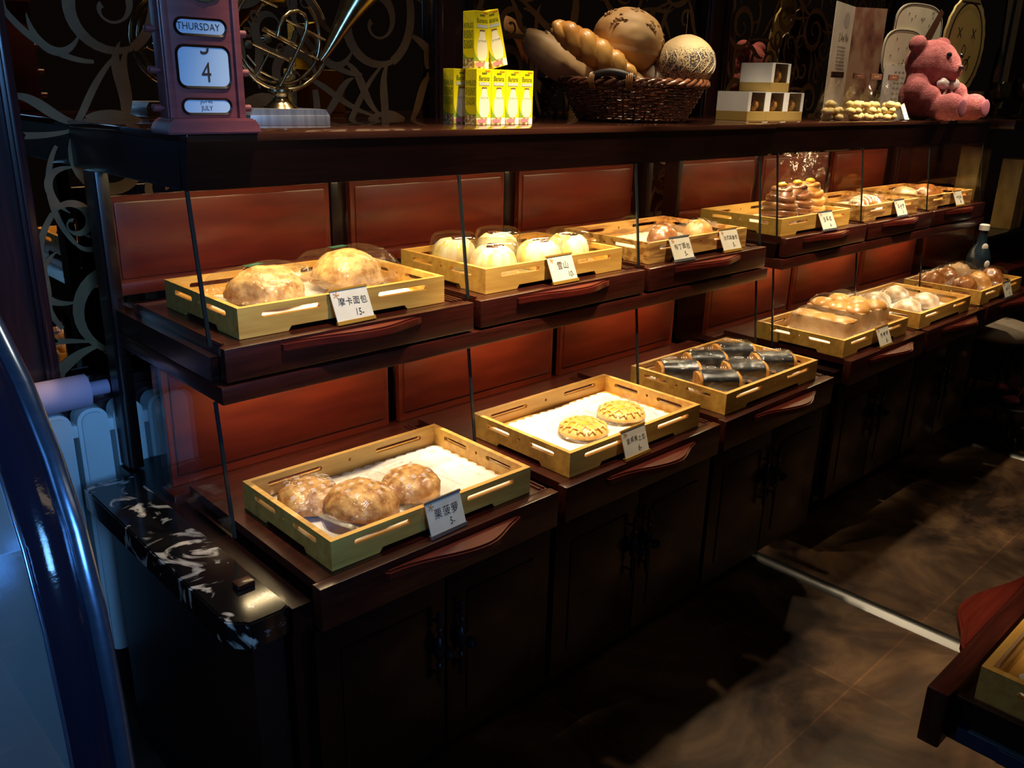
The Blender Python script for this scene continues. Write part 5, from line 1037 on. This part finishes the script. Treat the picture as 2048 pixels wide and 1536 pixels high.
for z, a in ((0.160, -2.2), (0.085, -2.0)): b = nbm(); blob(b, 0.016, 0.004, 0.018, (0, 0, 0), 3, None, 0, 1, 0, None, M.Translation((cos(a) * (0.030 if z > .1 else 0.0525), sin(a) * (0.030 if z > .1 else 0.0525), z)) @ M.Rotation(a + pi / 2, 4, 'Z')); mk('white_seal', b, WHITE, t, smooth=60)
POST = noisy('poster_cream', (0.62, 0.50, 0.33), (0.70, 0.58, 0.40), (1, 1, 1), 14, 0.6, 3)
t = thing('curved_banner', 'cream banner with a curved edge and an orange and green motif on the far wall', 'banner', (5.46, 0.575, 0))
b = nbm(); prism(b, [(-0.30, 2.30), (-0.03, 2.30), (-0.03, 1.5), (-0.05, 1.45), (-0.16, 1.45), (-0.13, 1.55), (-0.155, 1.66), (-0.22, 1.76)], 'xz', 0.0, 0.004); mk('cream_sheet', b, POST, t, smooth=0)
b = nbm(); prism(b, [(-0.225, 1.75), (-0.160, 1.66), (-0.135, 1.55), (-0.17, 1.45), (-0.27, 1.52), (-0.27, 1.66)], 'xz', 0.001, 0.003); mk('orange_motif', b, noisy('orange_motif', (0.42, 0.17, 0.07), (0.60, 0.30, 0.15), (1, 1, 1), 20, 0.6, 3), t, smooth=0)
b = nbm(); prism(b, [(-0.235, 1.80), (-0.185, 1.73), (-0.26, 1.68)], 'xz', -0.001, 0.001); mk('green_motif', b, pbr('green_motif', (0.12, 0.18, 0.10), 0.6), t, smooth=0)
GLASSY = pbr('green_gold_glass', (0.20, 0.19, 0.10), 0.08, 0.7)
def goblet(label, loc, s):
    t = thing('glass_goblet', label, 'glass', loc, 0, 'glassware on the far cabinet', s)
    b = nbm(); lathe(b, [(0.003, 0), (0.045, 0.0), (0.042, 0.006), (0.010, 0.016), (0.008, 0.05), (0.014, 0.07), (0.002, 0.075)], 20); mk('stem', b, GLASSY, t)
    b = nbm(); lathe(b, [(0.01, 0.072), (0.045, 0.10), (0.055, 0.14), (0.048, 0.18), (0.044, 0.18), (0.050, 0.14), (0.040, 0.104), (0.008, 0.078)], 20); mk('bowl', b, GLASSY, t)
goblet('short gleaming glass goblet on the far cabinet top, nearest the pillar', (4.33, 0.24, 1.4128), 0.95); goblet('larger gleaming glass goblet on the far cabinet top at the picture edge', (4.56, 0.20, 1.4128), 1.05)
t = thing('trinket_box', 'pinkish floral box on the far cabinet top by the pillar', 'box', (4.28, 0.37, 1.4128)); b = nbm(); box(b, -0.09, 0.09, -0.06, 0.06, 0, 0.10, 0.004); mk('body', b, noisy('floral_box', (0.45, 0.16, 0.08), (0.62, 0.40, 0.26), (1, 1, 1), 18, 0.6, 3), t); b = nbm(); box(b, -0.095, 0.095, -0.065, 0.065, 0.1005, 0.125, 0.004); mk('lid', b, noisy('floral_lid', (0.50, 0.30, 0.16), (0.62, 0.44, 0.28), (1, 1, 1), 18, 0.6, 3), t)
t = thing('stool', 'round stool with a beige cushion under the far end of the counter', 'stool', (3.92, -0.10, 0))
b = nbm(); lathe(b, [(0.003, 0.405), (0.155, 0.405), (0.172, 0.42), (0.174, 0.44), (0.155, 0.465), (0.09, 0.485), (0.003, 0.492)], 36); mk('cushion', b, noisy('beige_cloth', (0.40, 0.32, 0.24), (0.46, 0.37, 0.28), (1, 1, 1), 40, 0.9, 3), t, smooth=60)
b = nbm(); lathe(b, [(0.003, 0.39), (0.16, 0.39), (0.16, 0.404), (0.003, 0.404)], 30); mk('seat_plate', b, BLACKM, t)
for k in range(4):
    a = pi / 4 + k * pi / 2; b = nbm(); tube(b, [(cos(a) * r, sin(a) * r, z) for r, z in ((0.13, 0.395), (0.10, 0.30), (0.09, 0.2), (0.12, 0.09), (0.17, 0.012))], 0.010, 8); tube(b, [(cos(a) * (0.15 + 0.03 * cos(q)), sin(a) * (0.15 + 0.03 * cos(q)), 0.055 + 0.03 * sin(q)) for q in [i * 0.5 for i in range(11)]], 0.006, 6); mk('leg', b, BLACKM, t, smooth=60)
b = nbm(); tube(b, [(cos(2 * pi * i / 30) * 0.095, sin(2 * pi * i / 30) * 0.095, 0.21) for i in range(30)], 0.006, 6, True); mk('ring_brace', b, BLACKM, t, smooth=60)
t = thing('iron_stand', 'black wrought iron stand with scrolled feet and a brass hoop under the counter', 'stand', (3.60, -0.30, 0))
b = nbm(); lathe(b, [(0.003, 0.195), (0.16, 0.195), (0.165, 0.20), (0.16, 0.207), (0.003, 0.207)], 30); mk('plate', b, BLACKM, t)
for k in range(3):
    a = -0.4 + k * 2 * pi / 3; b = nbm(); pts = [(cos(a) * 0.03, sin(a) * 0.03, 0.195), (cos(a) * 0.04, sin(a) * 0.04, 0.12), (cos(a) * 0.09, sin(a) * 0.09, 0.03)] + [(cos(a) * (0.13 + 0.032 * sin(q)), sin(a) * (0.13 + 0.032 * sin(q)), 0.040 - 0.032 * cos(q)) for q in [i * 0.45 for i in range(11)]]; tube(b, pts, 0.007, 7); mk('scroll_foot', b, BLACKM, t, smooth=60)
b = nbm(); tube(b, [(-0.03 + 0.045 * cos(q) * 0.8, -0.06 + 0.045 * cos(q) * 0.6, 0.365 + 0.055 * sin(q)) for q in [2 * pi * i / 24 for i in range(24)]], 0.009, 8, True); tube(b, [(-0.03, -0.06, 0.31), (-0.01, -0.03, 0.207)], 0.006, 6); mk('brass_hoop', b, GOLD, t, smooth=60)
for i, (dx, dy, w_) in enumerate(((-0.08, -0.03, 0.035), (0.01, -0.07, 0.03), (0.09, -0.03, 0.035), (0.07, 0.06, 0.03))):
    t = bpy.data.objects['iron_stand']; b = nbm(); blob(b, w_, w_, 0.022, (0, 0, 0.02), 3, 0.8, 0.25, 16, i); tag(mk('cloth_bundle', b, noisy('red_cloth', (0.20, 0.02, 0.04), (0.34, 0.05, 0.07), (1, 1, 1), 20, 0.8, 3) if i == 0 else bpy.data.materials['red_cloth'], smooth=60, loc=(3.60 + dx, -0.30 + dy, 0.2075)), 'small dark red cloth bundle on the iron stand under the counter', 'bundle', 'red bundles on the iron stand')
# ------------------------------------------------------------------ island table in the right foreground
t = thing('island_table', 'dark red wooden island table with a pull-out edge in the right foreground', 'table', (0.52, -1.105, 0))
b = nbm(); box(b, -0.022, 0.70, -0.030, 0.0, 0.630, 0.72, 0.004); d = mk('drawer_front', b, MAH, t)
h = handle_bm(0.34, 0.055); bmesh.ops.rotate(h, cent=(0, 0, 0), matrix=M.Rotation(pi, 3, 'Z'), verts=h.verts); hh = mk('handle', h, PULL, d); hh.location = (0.30, 0.0, 0.700)
b = nbm(); box(b, 0.004, 0.68, -0.60, -0.03, 0.690, 0.7035); box(b, 0.0, 0.014, -0.60, -0.03, 0.640, 0.712, 0.003); mk('drawer_body', b, MAHD, t)
b = nbm(); box(b, -0.010, -0.0005, -0.60, -0.045, 0.648, 0.672, 0.001); box(b, -0.014, -0.0105, -0.55, -0.10, 0.650, 0.670); mk('runner', b, pbr('navy_runner', (0.02, 0.05, 0.12), 0.3, 0.5), t, smooth=0)
b = nbm(); box(b, 0.30, 0.75, -0.62, -0.28, 0.0, 0.6895); mk('pedestal', b, MAHD, t, smooth=0)
TP['I'] = V((0.536 + TW / 2, -1.156 - TD / 2, 0.704))
dup(PROTO[PINE.name], TP['I'], 0, 'wooden tray on the island table, cut by the picture edge')
doily('white doily in the tray on the island table', TP['I'] + V((0.02, -0.004, 0.0143)), 0.03)
